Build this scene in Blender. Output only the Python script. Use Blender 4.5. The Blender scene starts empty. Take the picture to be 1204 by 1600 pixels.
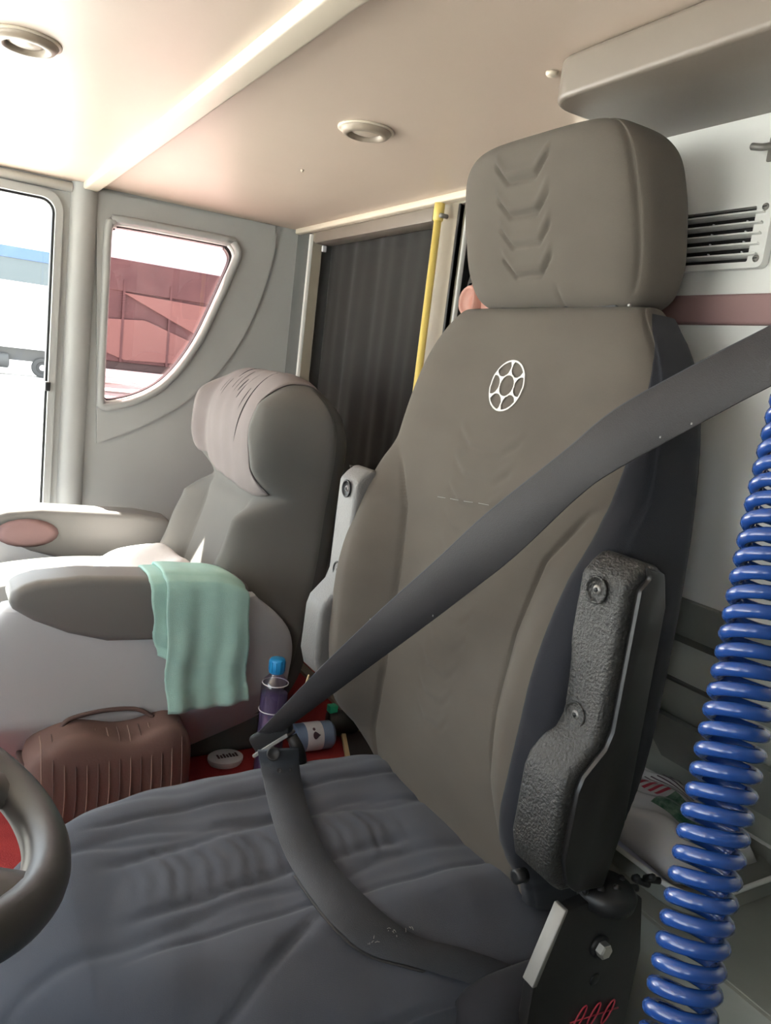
import bpy, bmesh, math, random
import numpy as np
from mathutils import Vector, Matrix
from mathutils.geometry import tessellate_polygon

random.seed(7); rng = np.random.default_rng(7)
SC = bpy.context.scene
COL = SC.collection
PI = math.pi
H = 1.10            # cab coordinates have their origin at eye level; the driver's floor is z = 0 in the world

# ------------------------------------------------------------------ camera
FPX = 1224.0
YAW, PITCH, ROLL = (math.radians(v) for v in (31.3, -9.97, 6.98))
_f = np.array([-math.cos(YAW)*math.cos(PITCH), math.sin(YAW)*math.cos(PITCH), math.sin(PITCH)])
_r = np.cross(_f, [0, 0, 1]); _r /= np.linalg.norm(_r); _u = np.cross(_r, _f)
_r2 = math.cos(ROLL)*_r + math.sin(ROLL)*_u
_u2 = -math.sin(ROLL)*_r + math.cos(ROLL)*_u
RR = np.array([_r2, _u2, _f])
cd = bpy.data.cameras.new('camera'); cam = bpy.data.objects.new('camera', cd); COL.objects.link(cam)
M4 = Matrix.Identity(4)
for i in range(3):
    M4[i][0] = _r2[i]; M4[i][1] = _u2[i]; M4[i][2] = -_f[i]
M4[2][3] = H
cam.matrix_world = M4
cd.sensor_fit = 'VERTICAL'; cd.sensor_height = 36.0; cd.lens = 36.0*FPX/1600.0
cd.clip_start = 0.02; cd.clip_end = 500
SC.camera = cam

def ray(px, py): return RR.T @ np.array([(px-602)/FPX, -(py-800)/FPX, 1.0])
def at_x(px, py, x): d = ray(px, py); return d*(x/d[0])
def at_y(px, py, y): d = ray(px, py); return d*(y/d[1])
def at_z(px, py, z): d = ray(px, py); return d*(z/d[2])
def at_d(px, py, dep): return ray(px, py)*dep

# ------------------------------------------------------------------ light
W = bpy.data.worlds.new('sky'); SC.world = W; W.use_nodes = True
bg = W.node_tree.nodes['Background']
bg.inputs[0].default_value = (0.86, 0.93, 1.0, 1); bg.inputs[1].default_value = 1.5
sd = bpy.data.lights.new('sun', 'SUN'); sun = bpy.data.objects.new('sun', sd); COL.objects.link(sun)
sd.energy = 11.0; sd.angle = math.radians(0.6); sd.color = (1.0, 0.95, 0.86)
sun.rotation_euler = Vector((-1.0, -0.70, 1.50)).to_track_quat('Z', 'Y').to_euler()
def portal(name, loc, rot, sx, sy):
    l = bpy.data.lights.new(name, 'AREA'); l.shape = 'RECTANGLE'; l.size = sx; l.size_y = sy
    l.cycles.is_portal = True
    o = bpy.data.objects.new(name, l); COL.objects.link(o)
    o.location = (loc[0], loc[1], loc[2]+H); o.rotation_euler = rot
portal('windscreen_portal', (-0.995, -1.36, -0.04), (PI/2, 0, PI), 2.31, 0.78)
portal('door_portal', (-2.36, -0.3, -0.2), (PI/2, 0, PI/2), 1.2, 1.14)
portal('side_portal', (0.36, -0.725, 0.04), (PI/2, 0, PI/2+PI), 0.65, 0.52)
SC.view_settings.view_transform = 'Standard'; SC.view_settings.look = 'None'
SC.view_settings.exposure = 2.2; SC.view_settings.gamma = 1.0; SC.view_settings.use_curve_mapping = False

# ------------------------------------------------------------------ materials
def mat(name, col, rough=0.6, metal=0.0, bump=None, var=None, spec=0.5, coat=0.0, sheen=0.0, stretch=(1, 1, 1)):
    m = bpy.data.materials.new(name); m.use_nodes = True
    nt = m.node_tree; b = nt.nodes['Principled BSDF']
    b.inputs['Base Color'].default_value = (*col, 1); b.inputs['Roughness'].default_value = rough
    b.inputs['Metallic'].default_value = metal; b.inputs['Specular IOR Level'].default_value = spec
    b.inputs['Coat Weight'].default_value = coat; b.inputs['Sheen Weight'].default_value = sheen
    if bump or var:
        tc = nt.nodes.new('ShaderNodeTexCoord'); mp = nt.nodes.new('ShaderNodeMapping')
        mp.inputs['Scale'].default_value = stretch
        nt.links.new(tc.outputs['Object'], mp.inputs[0])
    if bump:
        n = nt.nodes.new('ShaderNodeTexNoise'); n.inputs['Scale'].default_value = bump[0]; n.inputs['Detail'].default_value = 3
        bn = nt.nodes.new('ShaderNodeBump'); bn.inputs['Strength'].default_value = bump[1]; bn.inputs['Distance'].default_value = bump[2]
        nt.links.new(mp.outputs[0], n.inputs['Vector']); nt.links.new(n.outputs[0], bn.inputs['Height'])
        nt.links.new(bn.outputs[0], b.inputs['Normal'])
    if var:
        n2 = nt.nodes.new('ShaderNodeTexNoise'); n2.inputs['Scale'].default_value = var[0]; n2.inputs['Detail'].default_value = 4
        mx = nt.nodes.new('ShaderNodeMix'); mx.data_type = 'RGBA'
        rp = nt.nodes.new('ShaderNodeValToRGB'); rp.color_ramp.elements[0].position = 0.35; rp.color_ramp.elements[1].position = 0.68
        nt.links.new(mp.outputs[0], n2.inputs['Vector']); nt.links.new(n2.outputs[0], rp.inputs[0]); nt.links.new(rp.outputs[0], mx.inputs[0])
        mx.inputs[6].default_value = (*col, 1); mx.inputs[7].default_value = (*var[1], 1)
        nt.links.new(mx.outputs[2], b.inputs['Base Color'])
    return m

def glass(name, tint, gloss=0.08):
    m = bpy.data.materials.new(name); m.use_nodes = True; nt = m.node_tree; nt.nodes.clear()
    o = nt.nodes.new('ShaderNodeOutputMaterial'); t = nt.nodes.new('ShaderNodeBsdfTransparent'); g = nt.nodes.new('ShaderNodeBsdfGlossy')
    t.inputs[0].default_value = (*tint, 1); g.inputs['Roughness'].default_value = 0.02
    fr = nt.nodes.new('ShaderNodeMixShader'); fr.inputs[0].default_value = gloss
    nt.links.new(t.outputs[0], fr.inputs[1]); nt.links.new(g.outputs[0], fr.inputs[2]); nt.links.new(fr.outputs[0], o.inputs[0])
    return m

MT = dict(
    ceiling=mat('ceiling_beige_vinyl', (0.59, 0.48, 0.395), 0.42, var=(2.5, (0.555, 0.45, 0.37)), bump=(60, 0.05, 0.002)),
    trim=mat('cream_plastic_trim', (0.66, 0.58, 0.47), 0.35),
    wall=mat('grey_moulded_plastic', (0.36, 0.37, 0.36), 0.5, bump=(300, 0.08, 0.001), var=(3, (0.335, 0.345, 0.335))),  # grey lifted and cooled to carry the veil of lens flare
    wall_dark=mat('dark_grey_panel', (0.13, 0.135, 0.13), 0.55, bump=(300, 0.08, 0.001)),
    wall_light=mat('light_grey_panel', (0.78, 0.785, 0.76), 0.42, bump=(200, 0.06, 0.001), var=(4, (0.72, 0.725, 0.70))),
    recess=mat('grey_green_recess', (0.27, 0.28, 0.25), 0.5, var=(6, (0.20, 0.215, 0.19)), bump=(40, 0.1, 0.002)),
    recess_light=mat('dirty_grey_green', (0.52, 0.53, 0.47), 0.45, var=(7, (0.40, 0.415, 0.36)), bump=(30, 0.1, 0.002)),
    mauve=mat('mauve_padding', (0.27, 0.165, 0.16), 0.8),
    locker=mat('grey_beige_locker', (0.20, 0.168, 0.14), 0.4, var=(8, (0.18, 0.15, 0.125))),
    locker_rim=mat('beige_locker_rim', (0.60, 0.54, 0.45), 0.35),
    red=mat('red_carpet', (0.32, 0.026, 0.024), 0.95, bump=(400, 0.5, 0.003), var=(20, (0.26, 0.018, 0.019))),
    floor=mat('dark_floor_vinyl', (0.06, 0.06, 0.06), 0.7, bump=(200, 0.2, 0.002)),
    fabric=mat('grey_seat_fabric', (0.112, 0.097, 0.081), 0.93, bump=(1300, 0.45, 0.0012), var=(9, (0.101, 0.087, 0.073)), sheen=0.04, stretch=(1, 1, 1.8), spec=0.25),
    fabric_side=mat('dark_seat_side_fabric', (0.026, 0.027, 0.033), 0.93, bump=(1300, 0.4, 0.001), sheen=0.08, spec=0.2),
    cushion=mat('slate_cushion_fabric', (0.085, 0.094, 0.117), 0.93, bump=(1200, 0.4, 0.0012), var=(8, (0.073, 0.081, 0.103)), sheen=0.1, spec=0.25),
    cover=mat('black_grained_plastic', (0.036, 0.034, 0.031), 0.36, bump=(330, 0.8, 0.003)),
    cover_lit=mat('lit_grained_plastic', (0.17, 0.165, 0.16), 0.5, bump=(380, 0.4, 0.002)),  # paler copy of the cover plastic, with the light it catches in the colour
    black=mat('black_plastic', (0.012, 0.012, 0.013), 0.45),
    black_metal=mat('black_painted_steel', (0.014, 0.013, 0.013), 0.35, bump=(90, 0.1, 0.001)),
    steel=mat('bare_steel', (0.26, 0.25, 0.235), 0.5, 0.6),
    zinc=mat('zinc_bolt', (0.55, 0.54, 0.5), 0.4, 0.8),
    screw=mat('screw_grey', (0.22, 0.21, 0.2), 0.35, 0.5),
    white_print=mat('white_stitching', (0.72, 0.70, 0.66), 0.8),
    thread=mat('pale_thread', (0.36, 0.355, 0.34), 0.9),
    strap=mat('black_webbing', (0.036, 0.034, 0.036), 0.62, bump=(900, 0.5, 0.001), spec=0.45, stretch=(1, 1, 1)),
    strap_worn=mat('worn_grey_webbing', (0.052, 0.058, 0.070), 0.55, bump=(700, 0.4, 0.001), var=(14, (0.043, 0.048, 0.058)), spec=0.4),
    wheel=mat('grey_rubber_rim', (0.055, 0.054, 0.054), 0.38, bump=(700, 0.1, 0.0006)),
    hose=mat('blue_polyurethane', (0.012, 0.055, 0.24), 0.22, spec=0.6, coat=0.3),
    pass_f=mat('grey_passenger_fabric', (0.165, 0.16, 0.148), 0.9, bump=(600, 0.25, 0.001), sheen=0.06, var=(5, (0.15, 0.145, 0.134)), spec=0.2),
    pass_back=mat('dark_grey_seat_back', (0.10, 0.10, 0.094), 0.85, bump=(500, 0.2, 0.001), spec=0.2),
    cover_cloth=mat('pale_head_cover', (0.20, 0.172, 0.165), 0.9, bump=(500, 0.3, 0.001), sheen=0.05, var=(9, (0.18, 0.153, 0.147))),
    crease=mat('dark_crack', (0.05, 0.045, 0.045), 0.9),
    pad=mat('hazed_armrest_vinyl', (0.19, 0.18, 0.17), 0.5, bump=(250, 0.15, 0.001)),  # dark vinyl lightened so its colour holds the lens haze
    shell=mat('hazed_seat_shell', (0.52, 0.525, 0.545), 0.55, bump=(300, 0.1, 0.001)),  # shell grey paled by the same lens haze
    white_cloth=mat('white_cloth', (0.74, 0.70, 0.68), 0.9, bump=(60, 0.3, 0.004)),
    towel=mat('mint_terry', (0.50, 0.80, 0.71), 0.97, bump=(1100, 0.8, 0.003), var=(30, (0.45, 0.74, 0.655)), sheen=0.3),
    bag=mat('brown_striped_bag', (0.17, 0.10, 0.085), 0.75, bump=(200, 0.3, 0.001)),
    bag_rib=mat('tan_rib', (0.26, 0.17, 0.14), 0.75),
    bag_strap=mat('brown_strap', (0.13, 0.08, 0.07), 0.7),
    curtain=mat('charcoal_curtain', (0.017, 0.016, 0.0145), 0.95, bump=(500, 0.3, 0.001), sheen=0.1),
    yellow=mat('yellow_painted_pole', (0.72, 0.56, 0.16), 0.35),
    post=mat('beige_grey_post', (0.31, 0.275, 0.22), 0.45),
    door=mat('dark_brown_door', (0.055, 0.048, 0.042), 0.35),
    bluecap=mat('blue_cap', (0.02, 0.28, 0.62), 0.4),
    whitelabel=mat('white_label', (0.72, 0.72, 0.75), 0.5),
    blueplastic=mat('blue_grey_plastic', (0.20, 0.28, 0.42), 0.3),
    green=mat('green_plastic', (0.03, 0.42, 0.22), 0.4),
    purple=mat('purple_drink', (0.10, 0.075, 0.15), 0.4),
    book=mat('tan_cardboard', (0.55, 0.42, 0.24), 0.8),
    paper=mat('blue_white_paper', (0.68, 0.70, 0.86), 0.6),
    plastic_bag=mat('white_film', (0.85, 0.83, 0.83), 0.25, bump=(25, 0.5, 0.01), coat=0.3),
    green_label=mat('dark_green_label', (0.035, 0.13, 0.075), 0.3, var=(90, (0.30, 0.42, 0.30))),
    red_print=mat('red_print', (0.45, 0.03, 0.06), 0.5),
    dark_print=mat('dark_print', (0.09, 0.05, 0.07), 0.5),
    skin=mat('skin', (0.60, 0.33, 0.27), 0.55, var=(40, (0.55, 0.28, 0.23))),
    hair=mat('dark_hair', (0.02, 0.015, 0.012), 0.6, bump=(200, 0.8, 0.004)),
    shirt=mat('grey_shirt', (0.20, 0.20, 0.22), 0.9),
    trousers=mat('dark_trousers', (0.03, 0.035, 0.05), 0.9),
    ground=mat('pale_concrete', (0.78, 0.76, 0.72), 0.9, var=(0.3, (0.72, 0.70, 0.66))),
    truck_red=mat('maroon_paint', (0.10, 0.058, 0.06), 0.5, var=(1.2, (0.075, 0.042, 0.046))),
    truck_tarp=mat('pinkish_tarp', (0.20, 0.125, 0.115), 0.7),
    truck_white=mat('white_box_body', (0.82, 0.82, 0.82), 0.5),
    truck_dark=mat('dark_chassis', (0.06, 0.06, 0.06), 0.6),
    tyre=mat('tyre', (0.05, 0.05, 0.05), 0.8),
    roof_blue=mat('blue_roof_sheet', (0.05, 0.09, 0.20), 0.5),
    fascia=mat('grey_green_fascia', (0.075, 0.09, 0.095), 0.7),
    glass_clear=glass('clear_pane', (0.93, 0.95, 0.95), 0.04),
    glass_tint=glass('rose_tinted_pane', (0.60, 0.49, 0.49), 0.05),
    bottle=glass('bottle_plastic', (0.80, 0.76, 0.85), 0.10),
    lamp_lens=mat('lamp_lens', (0.55, 0.47, 0.39), 0.35),
    lamp_rim=mat('lamp_rim', (0.34, 0.28, 0.22), 0.4, 0.0),
    dash=mat('grey_dashboard', (0.30, 0.29, 0.28), 0.6),
)

# ------------------------------------------------------------------ helpers
def wloc(o):
    l = Vector((0, 0, 0))
    while o is not None:
        l += o.location; o = o.parent
    return l

def obj(name, vf, m, parent=None, smooth=True, auto=None):
    v, f = vf
    me = bpy.data.meshes.new(name)
    me.from_pydata([(float(a), float(b), float(c)+H) for a, b, c in v], [], [tuple(int(i) for i in q) for q in f])
    me.materials.append(MT[m] if isinstance(m, str) else m)
    if smooth:
        me.polygons.foreach_set('use_smooth', [True]*len(me.polygons))
        if auto: me.set_sharp_from_angle(angle=math.radians(auto))
    me.update()
    o = bpy.data.objects.new(name, me); COL.objects.link(o)
    if parent is not None:
        o.parent = parent; o.location = -wloc(parent)
    return o

def recentre(o):
    """put a one-mesh thing's origin at the middle of its base"""
    co = np.empty(len(o.data.vertices)*3); o.data.vertices.foreach_get('co', co); co = co.reshape(-1, 3)
    c = np.array([(co[:, 0].min()+co[:, 0].max())/2, (co[:, 1].min()+co[:, 1].max())/2, co[:, 2].min()])
    co -= c; o.data.vertices.foreach_set('co', co.ravel()); o.data.update()
    o.location = Vector(c)
    return o

def tag(o, label, cat, group=None):
    o['label'] = label; o['category'] = cat
    if group: o['group'] = group
    return o

def struct(o, label=None, cat=None):
    o['kind'] = 'structure'
    if label: o['label'] = label
    if cat: o['category'] = cat
    return o

def thing(name, label, cat, loc, group=None):
    o = bpy.data.objects.new(name, None); COL.objects.link(o)
    o.location = (loc[0], loc[1], loc[2]+H); o.empty_display_size = 0.05
    return tag(o, label, cat, group)

def bm_out(bm):
    bm.verts.ensure_lookup_table(); bm.faces.ensure_lookup_table(); bm.verts.index_update()
    v = [tuple(x.co) for x in bm.verts]; f = [[x.index for x in q.verts] for q in bm.faces]
    bm.free(); return v, f

def box(x0, x1, y0, y1, z0, z1, bev=0.0, seg=2):
    bm = bmesh.new(); bmesh.ops.create_cube(bm, size=1)
    for v in bm.verts:
        v.co = ((x0+x1)/2+v.co.x*(x1-x0), (y0+y1)/2+v.co.y*(y1-y0), (z0+z1)/2+v.co.z*(z1-z0))
    if bev: bmesh.ops.bevel(bm, geom=list(bm.edges), offset=bev, segments=seg, affect='EDGES', profile=0.6)
    return bm_out(bm)

def xform(vf, M):
    return [tuple(M @ Vector(p)) for p in vf[0]], vf[1]

def join(*vfs):
    V, Fa = [], []
    for v, f in vfs:
        n = len(V); V += list(v); Fa += [[i+n for i in q] for q in f]
    return V, Fa

def spline(pts, n=8, closed=False):
    P = [np.array(p, float) for p in pts]; out = []
    L = len(P); rngi = range(L if closed else L-1)
    for i in rngi:
        if closed: a, b, c, d = P[i-1], P[i], P[(i+1) % L], P[(i+2) % L]
        else: a, b, c, d = P[max(i-1, 0)], P[i], P[i+1], P[min(i+2, L-1)]
        for k in range(n):
            t = k/n
            out.append(0.5*((2*b)+(c-a)*t+(2*a-5*b+4*c-d)*t*t+(3*b-a-3*c+d)*t**3))
    if not closed: out.append(P[-1])
    return out

def tube(pts, r, n=10, closed=False, squash=None):
    P = np.array(pts, float); L = len(P)
    R = np.full(L, r) if np.isscalar(r) else np.array(r)
    T = np.roll(P, -1, 0)-np.roll(P, 1, 0)
    if not closed: T[0] = P[1]-P[0]; T[-1] = P[-1]-P[-2]
    T /= np.linalg.norm(T, axis=1)[:, None]
    ref = np.array([0, 0, 1.0]) if abs(T[0][2]) < 0.9 else np.array([0, 1.0, 0])
    N = np.cross(T[0], ref); N /= np.linalg.norm(N)
    V = []; Fa = []
    for i in range(L):
        N = N-T[i]*(N@T[i]); N /= np.linalg.norm(N); B = np.cross(T[i], N)
        for k in range(n):
            a = 2*PI*k/n; V.append(P[i]+R[i]*(math.cos(a)*N+math.sin(a)*B))
    for i in range(L if closed else L-1):
        j = (i+1) % L
        for k in range(n):
            q = (k+1) % n; Fa.append([i*n+k, i*n+q, j*n+q, j*n+k])
    if not closed:
        Fa.append(list(range(n))[::-1]); Fa.append([(L-1)*n+k for k in range(n)])
    return V, Fa

def lathe(prof, n=24, c=(0, 0, 0), ax='z'):
    V, Fa = [], []
    for r, h in prof:
        for k in range(n):
            a = 2*PI*k/n; p = (r*math.cos(a), r*math.sin(a), h)
            if ax == 'y': p = (p[0], p[2], p[1])
            if ax == 'x': p = (p[2], p[0], p[1])
            V.append((p[0]+c[0], p[1]+c[1], p[2]+c[2]))
    for i in range(len(prof)-1):
        for k in range(n):
            q = (k+1) % n; Fa.append([i*n+k, i*n+q, (i+1)*n+q, (i+1)*n+k])
    if prof[0][0] > 1e-6: Fa.append(list(range(n))[::-1])
    if prof[-1][0] > 1e-6: Fa.append([(len(prof)-1)*n+k for k in range(n)])
    return V, Fa

def slab(outer, holes, conv, d0, d1):
    """a flat plate with holes: 2-D outlines, conv(u, v, d) -> 3-D, between depths d0 and d1"""
    loops = [outer]+list(holes)
    flat = [p for l in loops for p in l]
    tri = tessellate_polygon([[Vector((p[0], p[1], 0)) for p in l] for l in loops])
    n = len(flat)
    V = [conv(p[0], p[1], d0) for p in flat]+[conv(p[0], p[1], d1) for p in flat]
    Fa = [list(t) for t in tri]+[[i+n for i in t][::-1] for t in tri]
    s = 0
    for l in loops:
        for i in range(len(l)):
            a, b = s+i, s+(i+1) % len(l); Fa.append([a, b, b+n, a+n])
        s += len(l)
    bm = bmesh.new(); bv = [bm.verts.new(v) for v in V]
    for q in Fa:
        try: bm.faces.new([bv[i] for i in q])
        except ValueError: pass
    bmesh.ops.recalc_face_normals(bm, faces=bm.faces)
    return bm_out(bm)

def prism(outline, conv, d0, d1, bev=0.0, seg=2):
    bm = bmesh.new(); n = len(outline)
    a = [bm.verts.new(conv(p[0], p[1], d0)) for p in outline]; b = [bm.verts.new(conv(p[0], p[1], d1)) for p in outline]
    bm.faces.new(a); bm.faces.new(b[::-1])
    for i in range(n): bm.faces.new([a[i], b[i], b[(i+1) % n], a[(i+1) % n]])
    bmesh.ops.recalc_face_normals(bm, faces=bm.faces)
    if bev:
        ed = [e for e in bm.edges if len(e.link_faces) == 2 and e.calc_face_angle(0) > 0.6]
        bmesh.ops.bevel(bm, geom=ed, offset=bev, segments=seg, affect='EDGES', profile=0.55)
    return bm_out(bm)

def ribbon(cen, wid, th):
    """strap: centre points, half-width vectors, thickness"""
    C = np.array(cen, float); Wv = np.array(wid, float); L = len(C)
    T = np.gradient(C, axis=0); N = np.cross(T, Wv); N /= np.linalg.norm(N, axis=1)[:, None]
    V = []; cols = [(-1, 0), (-.97, .5), (0, .5), (.97, .5), (1, 0), (.97, -.5), (0, -.5), (-.97, -.5)]
    for i in range(L):
        for a, b in cols: V.append(C[i]+a*Wv[i]+b*th*N[i])
    Fa = []
    for i in range(L-1):
        for k in range(8):
            q = (k+1) % 8; Fa.append([i*8+k, i*8+q, (i+1)*8+q, (i+1)*8+k])
    Fa += [list(range(8))[::-1], [(L-1)*8+k for k in range(8)]]
    return V, Fa

def sstep(a, b, x):
    t = np.clip((x-a)/(b-a), 0, 1); return t*t*(3-2*t)

def pillow(A, CX, Wd, DF, DB, nf, nb, n, conv, disp=None, split=0.5):
    """upholstered body: rows at A, half width Wd, front depth DF, back depth DB; disp(x, a, frontness) pushes the front"""
    R_ = len(A); s = np.linspace(-1, 1, nf); xi = np.sin(PI/2*s); sh = (1-np.abs(xi)**n)**(1/n)
    sb = np.linspace(1, -1, nb+2)[1:-1]; xb = np.sin(PI/2*sb); shb = (1-np.abs(xb)**n)**(1/n)
    V = []; G = np.zeros((R_, nf, 3))
    for i in range(R_):
        mid = DF[i]+(DB[i]-DF[i])*split
        x = Wd[i]*xi; d = mid-(mid-DF[i])*sh
        if disp is not None: d = d+disp(x, np.full(nf, A[i]), sh)
        for k in range(nf): G[i, k] = (CX[i]+x[k], A[i], d[k]); V.append(conv(CX[i]+x[k], A[i], d[k]))
        for k in range(nb): V.append(conv(CX[i]+Wd[i]*xb[k], A[i], mid+(DB[i]-mid)*shb[k]))
    n_ = nf+nb; Fa = []
    for i in range(R_-1):
        for k in range(n_):
            q = (k+1) % n_; Fa.append([i*n_+k, i*n_+q, (i+1)*n_+q, (i+1)*n_+k])
    Fa.append(list(range(n_))[::-1]); Fa.append([(R_-1)*n_+k for k in range(n_)])
    return (V, Fa), G

def fix(vf):
    bm = bmesh.new(); bv = [bm.verts.new(v) for v in vf[0]]
    for q in vf[1]:
        try: bm.faces.new([bv[i] for i in q])
        except ValueError: pass
    bmesh.ops.remove_doubles(bm, verts=bm.verts, dist=1e-5)
    bmesh.ops.recalc_face_normals(bm, faces=bm.faces)
    return bm_out(bm)

def rrect(x0, x1, y0, y1, r, n=6):
    o = []
    for cx, cy, a0 in ((x1-r, y1-r, 0), (x0+r, y1-r, 90), (x0+r, y0+r, 180), (x1-r, y0+r, 270)):
        for k in range(n+1):
            a = math.radians(a0+90*k/n); o.append((cx+r*math.cos(a), cy+r*math.sin(a)))
    return o

ZC, YB, XW, YD = 0.39, 0.98, -2.30, 0.82      # ceiling, bulkhead, passenger wall, panel behind the driver
ZP, ZF, ZG = -0.90, -1.10, -2.30              # carpeted platform, driver's floor, street

# ================================================================== SETTING
cy = lambda u, v, d: (d, u, v)        # plate in the YZ plane (side walls), depth = x
cx_ = lambda u, v, d: (u, d, v)       # plate in the XZ plane (bulkheads), depth = y
struct(obj('ceiling', box(-2.40, 0.45, -1.45, 1.10, ZC, ZC+0.04), 'ceiling', smooth=False))
struct(obj('floor', box(-2.40, 0.45, -1.45, 1.10, ZF-0.05, ZF), 'floor', smooth=False))
struct(obj('trim_1', box(XW+0.005, 0.34, 0.354, 0.394, ZC-0.016, ZC+0.004, 0.006, 3), 'trim', auto=40), 'cream plastic strip running across the ceiling', 'trim')
struct(obj('red_platform', box(XW, -1.085, 0.02, 1.10, ZF, ZP, 0.012, 3), 'red', auto=40), 'red carpeted platform under the passenger seat', 'platform')

# passenger side wall with the door window and the curved quarter window
qpx = [(172, 362), (180, 353), (194, 351), (345, 379), (358, 384), (365, 396), (364, 408), (352, 436), (333, 478), (312, 522), (288, 560), (262, 590), (236, 609), (205, 622), (172, 629), (163, 627), (160, 618), (163, 540), (168, 440)]
qw = [(at_x(*p, XW)[1], at_x(*p, XW)[2]) for p in qpx]
qw = [tuple(p) for p in spline(qw, 3, True)]
DW = (-0.95, 0.305, -0.80, 0.352)
dw = rrect(*DW, 0.045)
struct(obj('wall_left', slab([(-1.45, ZG+0.6), (1.10, ZG+0.6), (1.10, ZC), (-1.45, ZC)], [qw, dw], cy, XW, XW-0.06), 'wall', smooth=False))
def scale_loop(l, k):
    c = np.mean(np.array(l), 0); return [tuple(c+(np.array(p)-c)*k) for p in l]
w1 = struct(obj('window_1', slab([tuple(p) for p in np.array(qw)], [scale_loop(qw, 0.965)], cy, XW-0.045, XW-0.02), 'black', smooth=False), 'curved rose-tinted quarter window beside the door post', 'window')
obj('pane', slab(scale_loop(qw, 0.99), [], cy, XW-0.034, XW-0.030), 'glass_tint', w1, smooth=False)
# moulded surround, proud of the wall
spx = [(150, 298), (428, 354), (428, 390), (415, 440), (392, 500), (360, 556), (320, 602), (270, 640), (215, 668), (150, 692)]
so = [(at_x(*p, XW)[1], at_x(*p, XW)[2]) for p in spx]
sur = spline(so[1:], 4)
sur = [so[0]]+[tuple(p) for p in sur]
so_r = [tuple(p) for p in sur]
qb = scale_loop(qw, 1.05)
obj('window_surround', slab(so_r, [qb], cy, XW+0.008, XW-0.002), 'wall', w1, smooth=False)
obj('window_bead', tube([(XW+0.010, a, b) for a, b in scale_loop(qw, 1.045)], 0.011, 10, True), 'wall', w1)
obj('window_lip', tube([(XW-0.004, a, b) for a, b in scale_loop(qw, 1.0)], 0.006, 8, True), 'wall_light', w1)
w2 = struct(obj('window_2', slab(rrect(DW[0]-0.02, DW[1]+0.006, DW[2]-0.02, DW[3]+0.006, 0.05), [rrect(DW[0]+0.02, DW[1]-0.012, DW[2]+0.02, DW[3]-0.014, 0.035)], cy, XW-0.03, XW+0.012), 'wall', auto=30), 'large overexposed door window on the passenger side', 'window')
obj('pane', slab(rrect(DW[0], DW[1], DW[2], DW[3], 0.04), [], cy, XW-0.034, XW-0.030), 'glass_clear', w2, smooth=False)
obj('glass_seal', slab(rrect(DW[0]+0.018, DW[1]-0.010, DW[2]+0.018, DW[3]-0.012, 0.036), [rrect(DW[0]+0.028, DW[1]-0.018, DW[2]+0.028, DW[3]-0.02, 0.03)], cy, XW-0.032, XW-0.005), 'black', w2, smooth=False)
obj('latch', box(XW-0.02, XW+0.02, 0.285, 0.298, -0.155, -0.13, 0.003), 'black', w2)
# rounded door post
o = []
for k in range(13):
    a = PI*k/12; o.append((0.362-0.034*math.cos(a), 0.03*math.sin(a)))
V = [(XW+x, y, z) for z in (ZP, ZC) for y, x in o]; n = len(o)
Fa = [[i, i+1, n+i+1, n+i] for i in range(n-1)]
struct(obj('trim_2', fix((V, Fa+[list(range(n)), [n+i for i in range(n)]])), 'wall', auto=60), 'rounded grey door post beside the passenger window', 'post')
struct(obj('trim_3', tube([(XW+0.006, -0.9, ZC-0.016), (XW+0.006, 0.33, ZC-0.016)], 0.012, 10), 'wall_light'), 'grey rail above the passenger door window', 'trim')
# rear bulkhead: curtained opening, beige post, doorway, panel behind the driver
OPC = (-2.20, -1.555)
struct(obj('wall_back', slab([(-2.40, ZG+0.6), (-0.92, ZG+0.6), (-0.92, ZC), (-2.40, ZC)],
    [[(OPC[0], ZP+0.01), (OPC[1], ZP+0.01), (OPC[1], 0.352), (OPC[0], 0.352)], [(-1.455, ZF-0.2), (-0.95, ZF-0.2), (-0.95, 0.372), (-1.455, 0.372)]], cx_, YB, YB+0.03), 'post', smooth=False))
struct(obj('trim_5', box(-2.212, -2.200, YB-0.010, YB+0.002, ZP, 0.372, 0.004), 'wall_light', auto=40), 'thin light strip in the corner beside the curtain', 'trim')
struct(obj('wall_corner', box(XW, -2.212, YB-0.008, YB+0.0, ZP, 0.386, 0.002), 'wall_dark', auto=40), 'grey corner panel beside the curtain', 'panel')
struct(obj('trim_6', box(-2.29, -0.93, YB-0.022, YB+0.002, ZC-0.014, ZC+0.002, 0.005, 3), 'trim', auto=40), 'cream cornice along the bulkhead over the curtain', 'trim')
struct(obj('trim_7', box(-2.185, -1.56, YB-0.004, YB+0.05, 0.345, 0.376, 0.003), 'locker', auto=40), 'beige header board above the curtain', 'trim')
# door frame lines and the leaf seen in the doorway
d1 = struct(obj('door_1', box(-1.98, -1.20, 1.58, 1.605, -1.39, 0.43, 0.004), 'door', auto=40), 'dark brown door leaf behind the driver seat', 'door')
obj('door_panel', box(-1.92, -1.26, 1.572, 1.582, -0.2, 0.40, 0.004), 'door', d1, auto=40)
struct(obj('trim_8', box(-1.463, -1.455, YB-0.003, YB+0.010, ZF-0.2, 0.372, 0.002), 'black', auto=40), 'black strip put in as the dark gap at the doorway edge', 'trim')  # solid black strip stands in for the shade of a narrow gap
struct(obj('trim_13', box(-1.457, -1.449, YB+0.012, YB+0.022, ZF-0.2, 0.368, 0.002), 'wall_light', auto=40), 'thin pale strip inside the doorway', 'trim')
struct(obj('trim_14', box(-1.458, -1.451, YB+0.022, YB+0.034, ZF-0.2, 0.370, 0.001), 'black', auto=40), 'black inner edge of the doorway', 'trim')

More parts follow.
